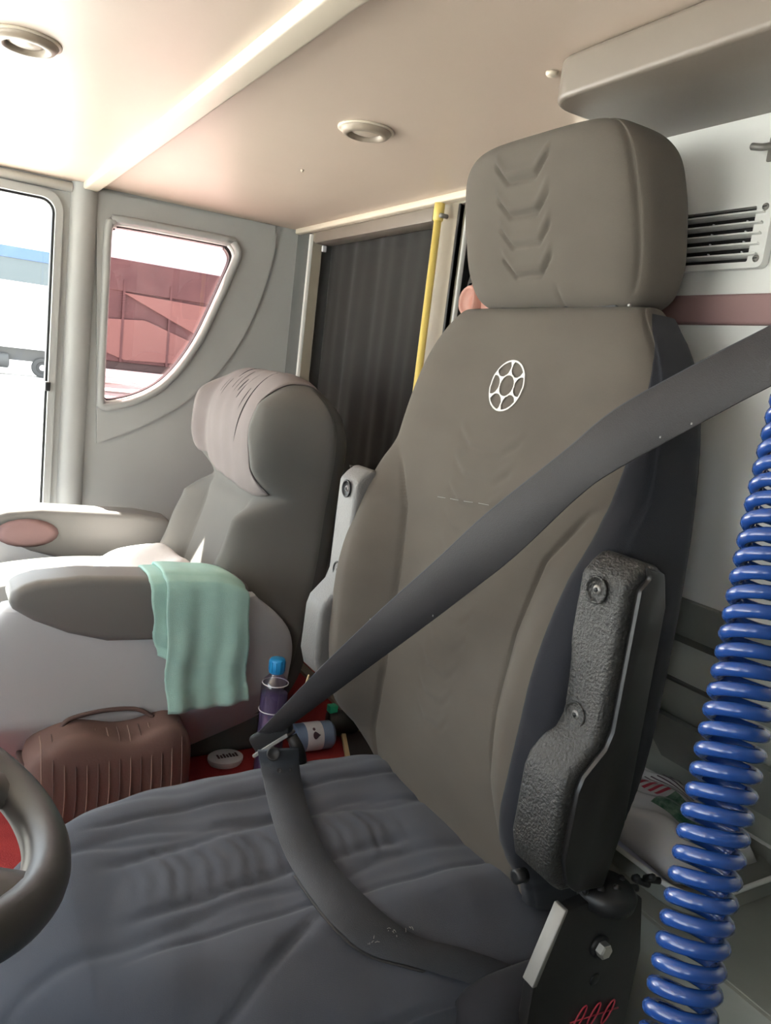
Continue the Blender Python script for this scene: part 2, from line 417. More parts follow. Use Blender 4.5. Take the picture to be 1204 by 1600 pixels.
# panel behind the driver
struct(obj('wall_driver_back', slab([(-0.92, -0.275), (0.40, -0.275), (0.40, ZC), (-0.92, ZC)], [], cx_, YD, YD+0.03), 'wall_light', smooth=False), 'light grey panel behind the driver seat', 'wall')
struct(obj('wall_driver_return', box(-0.95, -0.92, YD, 1.10, -0.28, ZC), 'wall_light', smooth=False), 'side of the panel box behind the driver', 'wall')
struct(obj('trim_9', box(-0.92, 0.40, YD-0.012, YD+0.002, -0.273, -0.228, 0.004), 'recess', auto=40), 'darker grey lower edge of the panel behind the driver', 'trim')
struct(obj('trim_10', box(-0.92, 0.40, YD-0.010, YD+0.004, 0.104, 0.139, 0.004, 3), 'mauve', auto=40), 'mauve padded band across the panel behind the driver', 'trim')
struct(obj('wall_recess', prism([(0.824, -0.286), (0.832, -0.335), (0.845, -0.345), (1.062, -0.60), (1.10, -0.60), (1.10, -0.286)], cy, -0.92, 0.40), 'recess_light', smooth=False), 'dirty grey-green sloping back of the storage recess', 'wall')
struct(obj('trim_11', tube([(-0.92, 0.838, -0.338), (0.40, 0.838, -0.338)], 0.006, 8), 'recess'), 'rounded ledge at the top of the storage recess', 'trim')
struct(obj('trim_12', prism([(0.90, -0.415), (0.985, -0.515), (0.980, -0.520), (0.893, -0.418)], cy, -0.72, -0.50), 'recess', smooth=False), 'stuck-on strip on the sloping recess back', 'trim')
struct(obj('shelf_floor', box(-0.92, 0.40, 0.80, 1.08, -0.66, -0.63, 0.004), 'recess', auto=40), 'bottom shelf of the storage recess', 'shelf')
struct(obj('wall_recess_front', box(-0.92, 0.40, 0.795, 0.82, ZF, -0.632, 0.006), 'recess', auto=40), 'grey front below the storage recess', 'wall')
# driver side
struct(obj('wall_right', slab([(-1.45, ZG+0.6), (1.10, ZG+0.6), (1.10, ZC), (-1.45, ZC)], [rrect(-1.05, -0.40, -0.22, 0.30, 0.05)], cy, 0.38, 0.44), 'wall_dark', smooth=False))
struct(obj('wall_front', slab([(-2.40, ZG+0.6), (0.45, ZG+0.6), (0.45, ZC), (-2.40, ZC)], [rrect(-2.15, 0.16, -0.42, 0.34, 0.08)], cx_, -1.40, -1.45), 'wall', smooth=False))
w4 = struct(obj('window_4', slab(rrect(-1.07, -0.38, -0.24, 0.32, 0.06), [rrect(-1.03, -0.42, -0.20, 0.28, 0.04)], cy, 0.375, 0.395), 'black', smooth=False), 'unseen driver side window, added to light the panel behind the seat', 'window')  # opening added out of view to bring sky light onto the rear panel
obj('pane', slab(rrect(-1.05, -0.40, -0.22, 0.30, 0.05), [], cy, 0.404, 0.408), 'glass_clear', w4, smooth=False)
w3 = struct(obj('window_3', slab(rrect(-2.17, 0.18, -0.44, 0.36, 0.09), [rrect(-2.13, 0.14, -0.40, 0.32, 0.07)], cx_, -1.43, -1.39), 'black', smooth=False), 'windscreen of the cab', 'window')
obj('pane', slab(rrect(-2.15, 0.16, -0.42, 0.34, 0.08), [], cx_, -1.425, -1.42), 'glass_clear', w3, smooth=False)
db = tag(recentre(obj('dashboard', prism([(-1.39, ZF), (-0.62, ZF), (-0.66, -0.62), (-0.80, -0.47), (-1.39, -0.44)], cy, -1.35, 0.30, 0.03, 3), 'dash', auto=50)), 'grey dashboard beyond the steering wheel under the windscreen', 'dashboard')
# grey moulded side box beside the seat at lower right
struct(obj('wheel_arch', prism([(-0.16, ZF), (0.20, ZF), (0.38, ZF), (0.38, -0.62), (0.10, -0.66), (-0.06, -0.78)], cx_, 0.10, 0.79, 0.03, 3), 'recess', auto=50), 'grey moulded side box between driver seat and outer wall', 'panel')
# saloon behind
struct(obj('floor_saloon', box(-2.40, 0.45, 1.10, 2.6, -1.45, -1.40), 'floor', smooth=False), 'saloon floor behind the doorway', 'floor')
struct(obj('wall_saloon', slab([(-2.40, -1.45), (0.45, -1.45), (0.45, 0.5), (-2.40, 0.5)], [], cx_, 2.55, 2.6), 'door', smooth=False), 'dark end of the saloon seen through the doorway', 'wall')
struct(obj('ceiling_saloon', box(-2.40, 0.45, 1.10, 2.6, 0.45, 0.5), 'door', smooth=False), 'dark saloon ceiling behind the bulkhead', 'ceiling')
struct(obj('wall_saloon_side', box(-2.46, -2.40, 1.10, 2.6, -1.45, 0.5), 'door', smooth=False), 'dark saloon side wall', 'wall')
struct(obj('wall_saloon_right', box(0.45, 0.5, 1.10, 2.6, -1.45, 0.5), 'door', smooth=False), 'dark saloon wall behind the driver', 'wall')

# overhead locker above the driver panel
lk = thing('overhead_locker', 'grey-beige overhead locker with rounded corner above the headrest', 'locker', (-0.2, 0.735, 0.345))
lo = [(-0.805, 0.83), (0.37, 0.83), (0.37, 0.640)]
for k in range(9):
    a = math.radians(270-90*k/8); lo.append((-0.765+0.04*math.cos(a), 0.680+0.04*math.sin(a)))
cz = lambda u, v, d: (u, v, d)
obj('body', prism(lo, cz, 0.340, ZC-0.002, 0.006, 3), 'locker', lk, auto=35)
rim = [(0.37, 0.636, 0.365)]+[(p[0]-(0.004 if p[0] < -0.6 else 0), p[1]-0.004, 0.365) for p in lo[2:]]+[(-0.809, 0.80, 0.365)]
obj('rim', tube([(p[0], p[1], 0.366) for p in rim], 0.012, 10), 'locker_rim', lk)
obj('groove', tube([(p[0], p[1]-0.006, 0.354) for p in rim], 0.0025, 6), 'black', lk)
obj('lip', tube([(p[0], p[1], 0.347) for p in rim], 0.006, 8), 'locker_rim', lk)

# ================================================================== DRIVER SEAT
CX0 = -0.80
seat = thing('driver_seat', 'grey fabric driver seat with tall backrest, headrest and wheel emblem', 'seat', (CX0, 0.40, ZF))
up = lambda x, a, d: (x, d, a)       # rows along z, depth along +y (front = towards -y)
# backrest
NR = 250
tau = np.sin(PI/2*np.linspace(-1, 1, NR)); z0, z1 = -0.70, 0.108
A = (z0+z1)/2+(z1-z0)/2*tau
oz = [-0.70, -0.66, -0.60, -0.51, -0.43, -0.35, -0.23, -0.127, -0.05, 0.0, 0.04, 0.07, 0.09, 0.108]
ow = [0.16, 0.185, 0.21, 0.245, 0.263, 0.269, 0.269, 0.264, 0.254, 0.243, 0.227, 0.207, 0.188, 0.172]
Wd = np.interp(A, oz, ow); ker = np.ones(15)/15; Wd = np.convolve(np.pad(Wd, 7, 'edge'), ker, 'valid')
q = (1-np.abs(tau)**14)**(1/5)
yf = np.interp(A, [-0.70, -0.60, -0.45, -0.30, -0.10, 0.04, 0.108], [0.665, 0.632, 0.604, 0.610, 0.632, 0.655, 0.668])
yf = np.convolve(np.pad(yf, 15, 'edge'), np.ones(31)/31, 'valid')
yb = np.full(NR, 0.752); ym = (yf+yb)/2
cz_ = [-0.70, -0.56, -0.50, -0.44, -0.38, -0.28, -0.19, -0.127, -0.09]
cw_ = [0.18, 0.175, 0.150, 0.133, 0.130, 0.136, 0.155, 0.20, 0.25]
def uchev(x, z, zc, wu, hh, sg):
    ax = np.abs(x); zz = zc+hh*np.clip((ax-0.55*wu)/(0.45*wu), 0, 1.1)
    return np.exp(-((z-zz)/sg)**2)*(1-sstep(0.92*wu, 1.12*wu, ax))
def back_disp(x, z, sh):
    ax = np.abs(x); c = np.interp(z, cz_, cw_)
    win = sstep(-0.70, -0.52, z)*(1-sstep(-0.32, 0.0, z))
    d = -0.058*sstep(0, 0.09, ax-c+0.012)*win*sstep(0.0, 0.75, sh)
    d = d-0.012*sstep(0.05, 0.22, ax)*sstep(-0.2, 0.0, z)*0
    gz = sstep(-0.66, -0.55, z)*(1-sstep(-0.16, -0.10, z))
    d += 0.006*np.exp(-((ax-c)/0.0042)**2)*gz
    # outer seam where front panel meets the side
    d += 0.004*np.exp(-((sh-0.62)/0.05)**2)
    # embossed chevrons down the middle
    for k in range(11):
        zc = -0.085-0.038*k; wu = 0.062-0.0028*k
        amp = 0.0026 if k < 3 else (0.0013 if k > 5 else 0.0010)
        d += amp*uchev(x, z, zc, wu, 0.017, 0.0034)
        d -= amp*0.6*uchev(x, z, zc+0.011, wu, 0.017, 0.006)
    # soft waves of worn foam
    d += 0.0025*np.sin(7*z*PI+1.0)*np.exp(-(x/0.12)**2)
    return d
CXB = -0.813
bk, GB = pillow(A, np.full(NR, CXB), Wd, ym-(ym-yf)*q, ym+(yb-ym)*q, 230, 60, 4.6, up, back_disp)
back = obj('backrest', fix(bk), 'fabric', seat)
def surf(G, x, z):
    i = int(np.argmin(np.abs(G[:, 0, 1]-z))); r_ = G[i]; return float(np.interp(x, r_[:, 0], r_[:, 2]))
# darker side panels wrapped round the shoulder and flank of the backrest
for s in (1, -1):
    V = []; zz = np.linspace(-0.66, 0.100, 110); m = 30
    for z in zz:
        i = int(np.argmin(np.abs(A-z))); w = Wd[i]
        s0 = float(np.interp(z, [-0.6, -0.5, -0.12, 0.0, 0.06, 0.1], [0.70, 0.61, 0.62, 0.74, 0.84, 0.98])) if s > 0 else 0.97
        for k in range(m):
            t = k/(m-1); xi = math.sin(PI/2*(s0+(1-s0)*min(1, t*1.6))) if t < 0.625 else math.sin(PI/2*(1-0.30*(t-0.625)/0.375))
            shp = (1-min(1, abs(xi))**4.6)**(1/4.6)
            if t < 0.625: y = ym[i]-(ym[i]-yf[i])*shp; y += float(back_disp(np.array([s*w*xi]), np.array([z]), np.array([shp]))[0])
            else: y = ym[i]+(yb[i]-ym[i])*shp
            nx, ny = s*0.0035, (-0.0030*(0 if t == 0 else 1) if t < 0.5 else 0.0025 if t > 0.8 else 0)
            V.append((CXB+s*w*xi+nx, y+ny, z))
    Fa = [[i*m+k, i*m+k+1, (i+1)*m+k+1, (i+1)*m+k] for i in range(len(zz)-1) for k in range(m-1)]
    obj('side_panel', (V, Fa), 'fabric_side', seat)
# headrest leaning forward
NR2 = 130
tau = np.sin(PI/2*np.linspace(-1, 1, NR2)); A2 = 0.102+0.104*(tau+1)
Wh = np.interp(A2, [0.10, 0.125, 0.16, 0.22, 0.27, 0.31], [0.140, 0.160, 0.170, 0.168, 0.158, 0.140])
Wh = np.convolve(np.pad(Wh, 6, 'edge'), np.ones(13)/13, 'valid')*(1-np.clip(tau, 0, 1)**7)**(1/5)*(1-np.abs(np.clip(tau, -1, 0))**16)**(1/8)
yfh = 0.672-0.30*(A2-0.105); ybh = 0.772-0.16*(A2-0.105)
qh = (1-np.abs(tau)**5)**(1/3.2); ymh = (yfh+ybh)/2
def head_disp(x, z, sh):
    d = 0.0*x
    for k, zc in enumerate((0.143, 0.178, 0.213, 0.252)):
        wu = 0.045+0.001*k
        d += 0.0048*uchev(x+0.012, z, zc, wu, 0.020, 0.0030)-0.0022*uchev(x+0.012, z, zc+0.010, wu, 0.020, 0.006)
    d += 0.0045*np.exp(-((sh-0.72)/0.035)**2)*sstep(0.115, 0.14, z)
    d += 0.003*np.exp(-((x-0.035)/0.004)**2)*(1-sstep(0.118, 0.138, z))
    return d
hd, GH = pillow(A2, np.full(NR2, CX0+0.0), Wh, ymh-(ymh-yfh)*qh, ymh+(ybh-ymh)*qh, 170, 50, 4.2, up, head_disp)
head = obj('headrest', fix(hd), 'fabric', seat)
obj('headrest_gap', box(CX0-0.10, CX0+0.12, 0.69, 0.74, 0.09, 0.12, 0.006), 'black', seat)
obj('seam_tag', box(CX0+0.157, CX0+0.161, 0.668, 0.671, 0.104, 0.107, 0.0008), 'screw', head)

# wheel emblem stitched on the chest of the backrest
LX, LZ, LR = CX0-0.008, 0.003, 0.0335
def on_back(x, z, off=0.0016): return (x, surf(GB, x, z)-off, z)
def ring(r0, r1, n=48):
    V = []; Fa = []
    for k in range(n):
        a = 2*PI*k/n
        for r_ in (r0, r1): V.append(on_back(LX+r_*math.cos(a), LZ+r_*math.sin(a)))
    for k in range(n): Fa.append([2*k, 2*k+1, (2*k+3) % (2*n), (2*k+2) % (2*n)])
    return V, Fa
parts = [ring(LR-0.0022, LR), ring(0.0135, 0.0155)]
for k in range(6):
    a = PI/2+k*PI/3; V = []
    rr = np.linspace(0.0145, LR-0.001, 9)
    for r_ in rr:
        t = (r_-0.0145)/(LR-0.0155); hw = 0.0011+0.0042*(abs(t-0.5)*2)**2.2
        for s in (-1, 1):
            V.append(on_back(LX+r_*math.cos(a)-s*hw*math.sin(a), LZ+r_*math.sin(a)+s*hw*math.cos(a), 0.0018))
    parts.append((V, [[2*i, 2*i+1, 2*i+3, 2*i+2] for i in range(8)]))
em = obj('emblem', join(*parts), 'white_print', seat); em['label'] = 'white stitched six-spoked wheel emblem'
# pale stitches across the back
tp = [at_y(px, py, 0.62) for px, py in ((680, 776), (700, 779), (722, 783), (745, 786), (770, 791), (800, 796), (828, 801))]
for a, b in zip(tp[:-1], tp[1:]):
    b2 = a+(b-a)*0.62
    obj('stitch', tube([on_back(a[0], a[2], 0.0010), on_back(b2[0], b2[2], 0.0010)], 0.0003, 5), 'thread', back)

# seat cushion: rows along y, width x, front face = top
NC = 200
flat = lambda x, a, d: (x, a, -d)
tau = np.sin(PI/2*np.linspace(-1, 1, NC)); yy0, yy1 = 0.065, 0.70
AC = (yy0+yy1)/2+(yy1-yy0)/2*tau
Wc = np.interp(AC, [0.065, 0.08, 0.11, 0.157, 0.196, 0.24, 0.30, 0.40, 0.55, 0.70], [0.085, 0.105, 0.135, 0.172, 0.200, 0.226, 0.248, 0.260, 0.258, 0.24])
Wc = np.convolve(np.pad(Wc, 6, 'edge'), np.ones(13)/13, 'valid')
top = np.interp(AC, [0.065, 0.15, 0.35, 0.70], [0.628, 0.606, 0.600, 0.598])
qc = (1-np.abs(tau)**9)**(1/3.0); bot = np.full(NC, 0.75); mid = (top+bot)/2
def cush_disp(x, y, sh):
    ax = np.abs(x); u = x+0.02
    d = (-0.010*sstep(0.09, 0.15, ax)*(1-sstep(0.15, 0.20, ax))+0.016*sstep(0.17, 0.25, ax))*sstep(0.1, 0.25, y)       # raised flanks
    d += 0.0035*np.exp(-((ax-0.118)/0.005)**2)*sstep(0.16, 0.24, y)                          # flank seams
    d += 0.005*np.exp(-((sh-0.60)/0.05)**2)                                                 # edge piping line
    # two channels beside the quilted centre with scalloped tufts between
    for sx in (-0.052, 0.050):
        d += 0.0050*np.exp(-((x-sx-0.012*np.sin(9*y))/0.009)**2)*sstep(0.17, 0.24, y)*(1-sstep(0.52, 0.60, y))
    inn = np.exp(-(x/0.048)**4)*sstep(0.19, 0.25, y)*(1-sstep(0.53, 0.6, y))
    ph = ((y-0.20+0.25*np.abs(x))/0.044) % 1.0
    d += inn*(0.0034*np.exp(-((ph-0.5)/0.10)**2)-0.0030*np.sin(PI*ph))
    # diagonal seam and sag on the near flank
    d += 0.007*np.exp(-((x-0.17+0.55*(y-0.33))/0.007)**2)*sstep(0.12, 0.16, x+0.0*y)*(1-sstep(0.34, 0.46, y))
    # creases
    for (a_, b_, c_, w_, h_) in ((-0.10, 0.10, 0.6, 0.008, 0.0026), (-0.075, 0.18, 0.35, 0.007, 0.0022), (0.085, 0.3, -0.3, 0.009, 0.0030), (-0.16, 0.3, 0.15, 0.012, 0.0028)):
        d += h_*np.exp(-((x-a_-c_*0.2*(y-b_)-0.006*np.sin(30*y+a_*90))/w_)**2)
    d += 0.0016*np.sin(34*x+11*y)*np.cos(26*y-9*x)+0.001*np.sin(71*y+13*x)
    return d
cu, GC = pillow(AC, np.full(NC, CX0-0.01), Wc, mid-(mid-top)*qc, bot, 210, 40, 4.6, flat, cush_disp)
cush = obj('seat_cushion', fix(cu), 'cushion', seat)
# rear corner gusset by the recliner
obj('cushion_gusset', fix(pillow(np.linspace(0.50, 0.66, 12), np.full(12, -0.537), np.full(12, 0.034), 0.625+0.02*np.linspace(-1, 1, 12)**4, np.full(12, 0.74), 16, 10, 3.5, flat)[0]), 'fabric_side', seat)
# piping along the cushion edge
pp = []
for i in range(14, NC-20, 4):
    j = int(np.argmin(np.abs(GC[i, :105, 0]-(CX0-0.01-Wc[i]*0.972)))); pp.append((GC[i, j, 0], GC[i, j, 1], -GC[i, j, 2]+0.001))
obj('piping', tube(pp, 0.0026, 8), 'cushion', cush)
obj('seat_pan', box(CX0-0.24, CX0+0.22, 0.12, 0.68, -0.80, -0.735, 0.015, 3), 'black', seat, auto=40)
# pedestal with rubber bellows
prof = [(0.20, 0.0), (0.20, 0.03)]
for k in range(5): prof += [(0.15, 0.05+0.05*k), (0.175, 0.075+0.05*k)]
prof += [(0.16, 0.30)]
obj('pedestal', xform(lathe(prof, 28), Matrix.Translation((CX0, 0.40, ZF))), 'black', seat)

# side covers (grained plastic, two recessed screws each), mirrored pair
def side_cover(s, m, ms):
    CX0 = -0.80 if s > 0 else -0.812
    X0, X1 = (CX0+s*0.238, CX0+s*0.300)
    pr = [(0.592, -0.160), (0.581, -0.172), (0.579, -0.320), (0.573, -0.338), (0.549, -0.364), (0.544, -0.380), (0.542, -0.455), (0.550, -0.482), (0.566, -0.496), (0.625, -0.500), (0.640, -0.43), (0.640, -0.190), (0.630, -0.155), (0.605, -0.149)]
    c = obj('side_cover', prism(pr, cy, min(X0, X1), max(X0, X1), 0.009, 4), m, seat, auto=50)
    xo = CX0+s*0.2995
    pl = [(y+(0.013 if y < 0.6 else -0.006), z*0.985-0.005) for y, z in pr]
    obj('flank_plate', prism(pl, cy, min(xo, xo+s*0.009), max(xo, xo+s*0.009), 0.004, 2), 'black_metal', c, auto=40)
    for zz in (-0.185, -0.318):
        xc = CX0+s*0.266; yface = 0.5795
        obj('screw_well', lathe([(0.0140, 0.0), (0.0145, -0.0018), (0.0132, -0.0026), (0.0118, -0.0018), (0.0100, 0.002), (0.0095, 0.004), (0.0, 0.004)], 22, (xc, yface, zz), 'y'), ms, c)
        sc = obj('screw', lathe([(0.0, -0.0015), (0.0045, -0.0012), (0.0056, 0.0004), (0.0056, 0.004)], 16, (xc, yface, zz), 'y'), 'screw', c)
        obj('screw_socket', lathe([(0.0, -0.0022), (0.0026, -0.0020), (0.0026, 0.0)], 6, (xc, yface, zz), 'y'), 'black', c)
    return c
cr = side_cover(1, 'cover', 'cover'); cr['label'] = 'black grained plastic side cover with two screws'
cl = side_cover(-1, 'cover_lit', 'black'); cl['label'] = 'plastic side cover on the far flank, caught light put into its colour'
obj('cover_hook', tube(spline([(-1.085, 0.552, -0.497), (-1.085, 0.549, -0.512), (-1.080, 0.546, -0.520), (-1.073, 0.548, -0.512), (-1.073, 0.552, -0.500)], 6), 0.0016, 6), 'book', cl)
obj('cover_clip', lathe([(0.004, -0.004), (0.0075, -0.004), (0.0075, 0.01), (0.004, 0.01)], 14, (-0.545, 0.548, -0.502), 'y'), 'black', cr)

# recliner bracket with bolt and bare-metal edge
bo = [(0.572, -0.515), (0.610, -0.512), (0.690, -0.53), (0.705, -0.60), (0.70, -0.80), (0.575, -0.80), (0.545, -0.655), (0.545, -0.595)]
br = obj('recliner_bracket', prism(bo, cy, -0.511, -0.495, 0.003, 2), 'black_metal', seat, auto=40)
eg = prism([(0.571, -0.513), (0.576, -0.513), (0.5495, -0.595), (0.5435, -0.595)], cy, -0.5115, -0.4945, 0.001, 1)
obj('bare_edge', eg, 'steel', br, auto=40)
obj('recliner_cap', lathe([(0.030, 0.0), (0.032, 0.012), (0.026, 0.02), (0.0, 0.022)], 24, (-0.50, 0.635, -0.522), 'z'), 'black', br)
bc = at_x(940, 1482, -0.49)
obj('washer', lathe([(0.0, -0.004), (0.0125, -0.004), (0.0125, 0.002), (0.0, 0.002)], 22, (-0.493, bc[1], bc[2]), 'x'), 'black', br)
obj('bolt', lathe([(0.0, 0.011), (0.0070, 0.011), (0.0088, 0.0095), (0.0088, 0.0), (0.0, 0.0)], 6, (-0.493, bc[1], bc[2]), 'x'), 'zinc', br, auto=30)
b2 = at_x(934, 1535, -0.49)
obj('bracket_hole', lathe([(0.0, 0.0012), (0.006, 0.0012), (0.0075, 0.0)], 18, (-0.4948, b2[1], b2[2]), 'x'), 'black', br)
# red looped lettering on the bracket
lo_ = []
for k in range(3):
    c = at_x(905+22*k, 1590-5*k, -0.4942)
    lo_.append(tube([(-0.4938, c[1]+0.0055*math.cos(t)+0.006*math.sin(t), c[2]+0.013*math.sin(t)) for t in np.linspace(0, 2*PI, 22)[:-1]], 0.0010, 5, True))
c0, c1 = at_x(890, 1598, -0.4942), at_x(965, 1574, -0.4942)
lo_.append(tube([(-0.4938, c0[1], c0[2]), (-0.4938, c1[1], c1[2])], 0.0008, 5))
obj('red_lettering', join(*lo_), 'red_print', br)
for k in range(6):
    y = 0.60+0.018*k
    obj('adjuster_cable' if k % 2 else 'adjuster_rod', tube(spline([(-0.50+0.006*(k % 3), y, -0.50), (-0.505, y+0.012, -0.512-0.004*(k % 2)), (-0.50, y+0.03, -0.52)], 5), 0.004, 8), 'black', br)

# ================================================================== SEAT BELT
belt = thing('seat_belt', 'black webbing seat belt crossing the driver backrest to a buckle', 'seat belt', (-0.82, 0.45, -0.63))
upx = [(1330, 440), (1204, 508), (1080, 572), (960, 640), (880, 706), (760, 802), (680, 876), (600, 948), (510, 1034), (440, 1106), (404, 1144)]
lwx = [(1330, 545), (1204, 604), (1090, 664), (960, 736), (902, 778), (806, 868), (738, 922), (655, 985), (560, 1055), (470, 1122), (432, 1150)]
dpu = [0.62, 0.66, 0.695, 0.735, 0.765, 0.82, 0.87, 0.95, 1.06, 1.16, 1.21]
dpl = [0.60, 0.645, 0.685, 0.725, 0.752, 0.80, 0.85, 0.93, 1.05, 1.165, 1.22]
U = np.array(spline([at_d(p[0], p[1], d) for p, d in zip(upx, dpu)], 8)); L_ = np.array(spline([at_d(p[0], p[1], d) for p, d in zip(lwx, dpl)], 8))
anc = np.array([0.345, 0.60, 0.30]); wv = np.array([0.0, 0.0, 0.024])
C_ = (U+L_)/2; Wv = (U-L_)/2
ext = [anc*(1-t)+C_[0]*t for t in np.linspace(0, 1, 8)[:-1]]; extw = [wv*(1-t)+Wv[0]*t for t in np.linspace(0, 1, 8)[:-1]]
C_ = np.vstack([ext, C_]); Wv = np.vstack([extw, Wv])
sh_ = obj('shoulder_strap', ribbon(C_, Wv, 0.0016), 'strap', belt)
edge = [c+w*0.985 for c, w in zip(C_, Wv)]
obj('stitched_edge', tube(edge, 0.0009, 5), 'strap_worn', sh_)
# lint flecks on the webbing
for px, py, d in ((1080, 662, 0.682), (1031, 683, 0.700), (676, 962, 0.884), (578, 968, 0.985)):
    p = at_d(px, py, d-0.004); obj('lint', box(p[0]-0.0005, p[0]+0.0005, p[1]-0.0004, p[1]+0.0004, p[2]-0.0009, p[2]+0.0009), 'thread', sh_)
# lap part, draped over the cushion
def on_cush(px, py, off=0.004):
    z = -0.60
    for _ in range(12):
        p = at_z(px, py, z); i = int(np.argmin(np.abs(GC[:, 0, 1]-p[1])))
        z = 0.5*z+0.5*(-float(np.interp(p[0], GC[i, :, 0], GC[i, :, 2]))+off)
    return at_z(px, py, z)
lu = [(402, 1172), (410, 1215), (428, 1290), (452, 1350), (490, 1408), (530, 1455), (575, 1490), (650, 1512), (760, 1545), (835, 1575)]
ll = [(466, 1168), (470, 1215), (490, 1290), (520, 1345), (570, 1400), (622, 1445), (668, 1468), (725, 1482), (800, 1508), (850, 1530)]
zl = [-0.615, -0.60, None, None, None, None, None, None, None, None]
hgt = [None, 0.010, 0.010, 0.009, 0.007, 0.007, 0.007, 0.007, 0.008, 0.008]
Ul, Ll = [], []
for a, b, h_ in zip(lu, ll, hgt):
    if h_ is None: Ul.append(None); Ll.append(None)
    else: Ul.append(on_cush(*a, h_)); Ll.append(on_cush(*b, h_))
dd = float(RR[2] @ Ul[1])+0.012; Ul[0] = at_d(*lu[0], dd); Ll[0] = at_d(*ll[0], dd)
Ul = np.array(spline(Ul, 8)); Ll = np.array(spline(Ll, 8))
lap = obj('lap_strap', ribbon((Ul+Ll)/2, (Ul-Ll)/2, 0.0018), 'strap_worn', belt)
obj('strap_fold', ribbon(((Ul+Ll)/2+(Ul-Ll)*0.46-np.array([0, 0, .003]))[26:58], ((Ul-Ll)*0.06)[26:58], 0.0014), 'strap', lap)
# stamped button and dimples on the strap
sb = at_d(427, 1178, 1.185)
for nm, px, py, r_, mm in (('strap_button', 427, 1178, 0.0085, 'black'), ('strap_dimple', 436, 1204, 0.003, 'strap'), ('strap_dimple', 452, 1203, 0.003, 'strap'), ('strap_dimple', 440, 1262, 0.004, 'thread')):
    p = on_cush(px, py, 0.014) if py > 1195 else at_d(px, py, dd-0.012); n_ = -ray(px, py); n_ = Vector(n_/np.linalg.norm(n_))
    M = Matrix.Translation(Vector(p)) @ n_.to_track_quat('Z', 'Y').to_matrix().to_4x4()
    obj(nm, xform(lathe([(r_*1.2, -0.003), (r_*1.2, 0.0), (r_, 0.002), (r_*0.8, 0.001), (0, 0.001)], 18), M), mm, lap)
# frayed tear
for k in range(16):
    t = rng.random(); px, py = 570+75*t+rng.normal(0, 5), 1478-32*t+rng.normal(0, 4)
    p = on_cush(px, py, 0.010); dv = rng.normal(0, 0.0035, 3); dv[2] = abs(dv[2])*0.5
    obj('frayed_thread', tube([p, p+dv*0.5+np.array([0, 0, 0.001]), p+dv], 0.00035, 4), 'thread', lap)
# buckle and tongue by the near edge of the platform
bu = thing('belt_buckle', 'black belt buckle on a stalk beside the driver cushion', 'buckle', (-1.09, 0.47, -0.68))
p0, p1 = at_d(398, 1152, 1.23), at_d(452, 1118, 1.21)
ax = Vector(p1-p0).normalized(); n_ = Vector(-ray(425, 1140)).normalized(); bb = ax.cross(n_).normalized(); n_ = bb.cross(ax)
M = Matrix((( ax.x, bb.x, n_.x, 0), (ax.y, bb.y, n_.y, 0), (ax.z, bb.z, n_.z, 0), (0, 0, 0, 1))); M = Matrix.Translation(Vector((p0+p1)/2+np.array([0, 0, -0.012]))) @ M
obj('body', xform(prism(rrect(-0.036, 0.036, -0.014, 0.014, 0.008), cz, -0.010, 0.010, 0.004, 2), M), 'black', bu, auto=50)
obj('tongue', xform(prism(rrect(-0.042, 0.03, 0.012, 0.018, 0.0025), cz, -0.016, 0.012, 0.001, 1), M), 'steel', bu, auto=40)
obj('stalk', tube(spline([at_d(455, 1150, 1.215), at_d(470, 1185, 1.22), (-1.09, 0.56, -0.72), (-1.075, 0.60, -0.80)], 8), 0.009, 10), 'black', bu)
0 and obj('release_button', xform(prism(rrect(0.018, 0.034, -0.010, 0.010, 0.003), cz, 0.009, 0.012, 0.001, 1), M), 'red_print', bu, auto=40)
ag = thing('belt_anchor', 'upper belt guide on the outer wall beside the driver seat', 'belt guide', (0.37, 0.60, 0.25))
obj('plate', box(0.362, 0.382, 0.575, 0.625, 0.265, 0.365, 0.006, 2), 'black', ag, auto=40)
obj('slot_ring', tube(spline([(0.352, 0.60, 0.268), (0.345, 0.60, 0.272), (0.340, 0.60, 0.30), (0.345, 0.60, 0.328), (0.352, 0.60, 0.332)], 6), 0.004, 8), 'steel', ag)

# ================================================================== PASSENGER SEAT
PX0 = -1.80
ps = thing('passenger_seat', 'grey passenger seat with pale head cover and wide armrests near window', 'seat', (PX0, 0.45, ZP))
NP = 150
tau = np.sin(PI/2*np.linspace(-1, 1, NP)); A3 = (-0.80-0.035)/2+(-0.035+0.80)/2*tau
W3 = np.interp(A3, [-0.80, -0.55, -0.45, -0.36, -0.30, -0.22, -0.12, -0.07, -0.035], [0.235, 0.24, 0.234, 0.212, 0.208, 0.236, 0.250, 0.238, 0.21])
W3 = np.convolve(np.pad(W3, 8, 'edge'), np.ones(17)/17, 'valid')*(1-np.clip(tau, 0, 1)**10)**(1/6)
yf3 = np.interp(A3, [-0.80, -0.55, -0.40, -0.30, -0.20, -0.10, -0.035], [0.53, 0.575, 0.625, 0.645, 0.625, 0.625, 0.65])
yf3 = np.convolve(np.pad(yf3, 10, 'edge'), np.ones(21)/21, 'valid')
yb3 = np.interp(A3, [-0.80, -0.40, -0.25, -0.12, -0.035], [0.80, 0.85, 0.86, 0.85, 0.78])
yb3 = np.convolve(np.pad(yb3, 10, 'edge'), np.ones(21)/21, 'valid')
q3 = (1-np.abs(tau)**6)**(1/2.6); ym3 = yf3+(yb3-yf3)*0.55
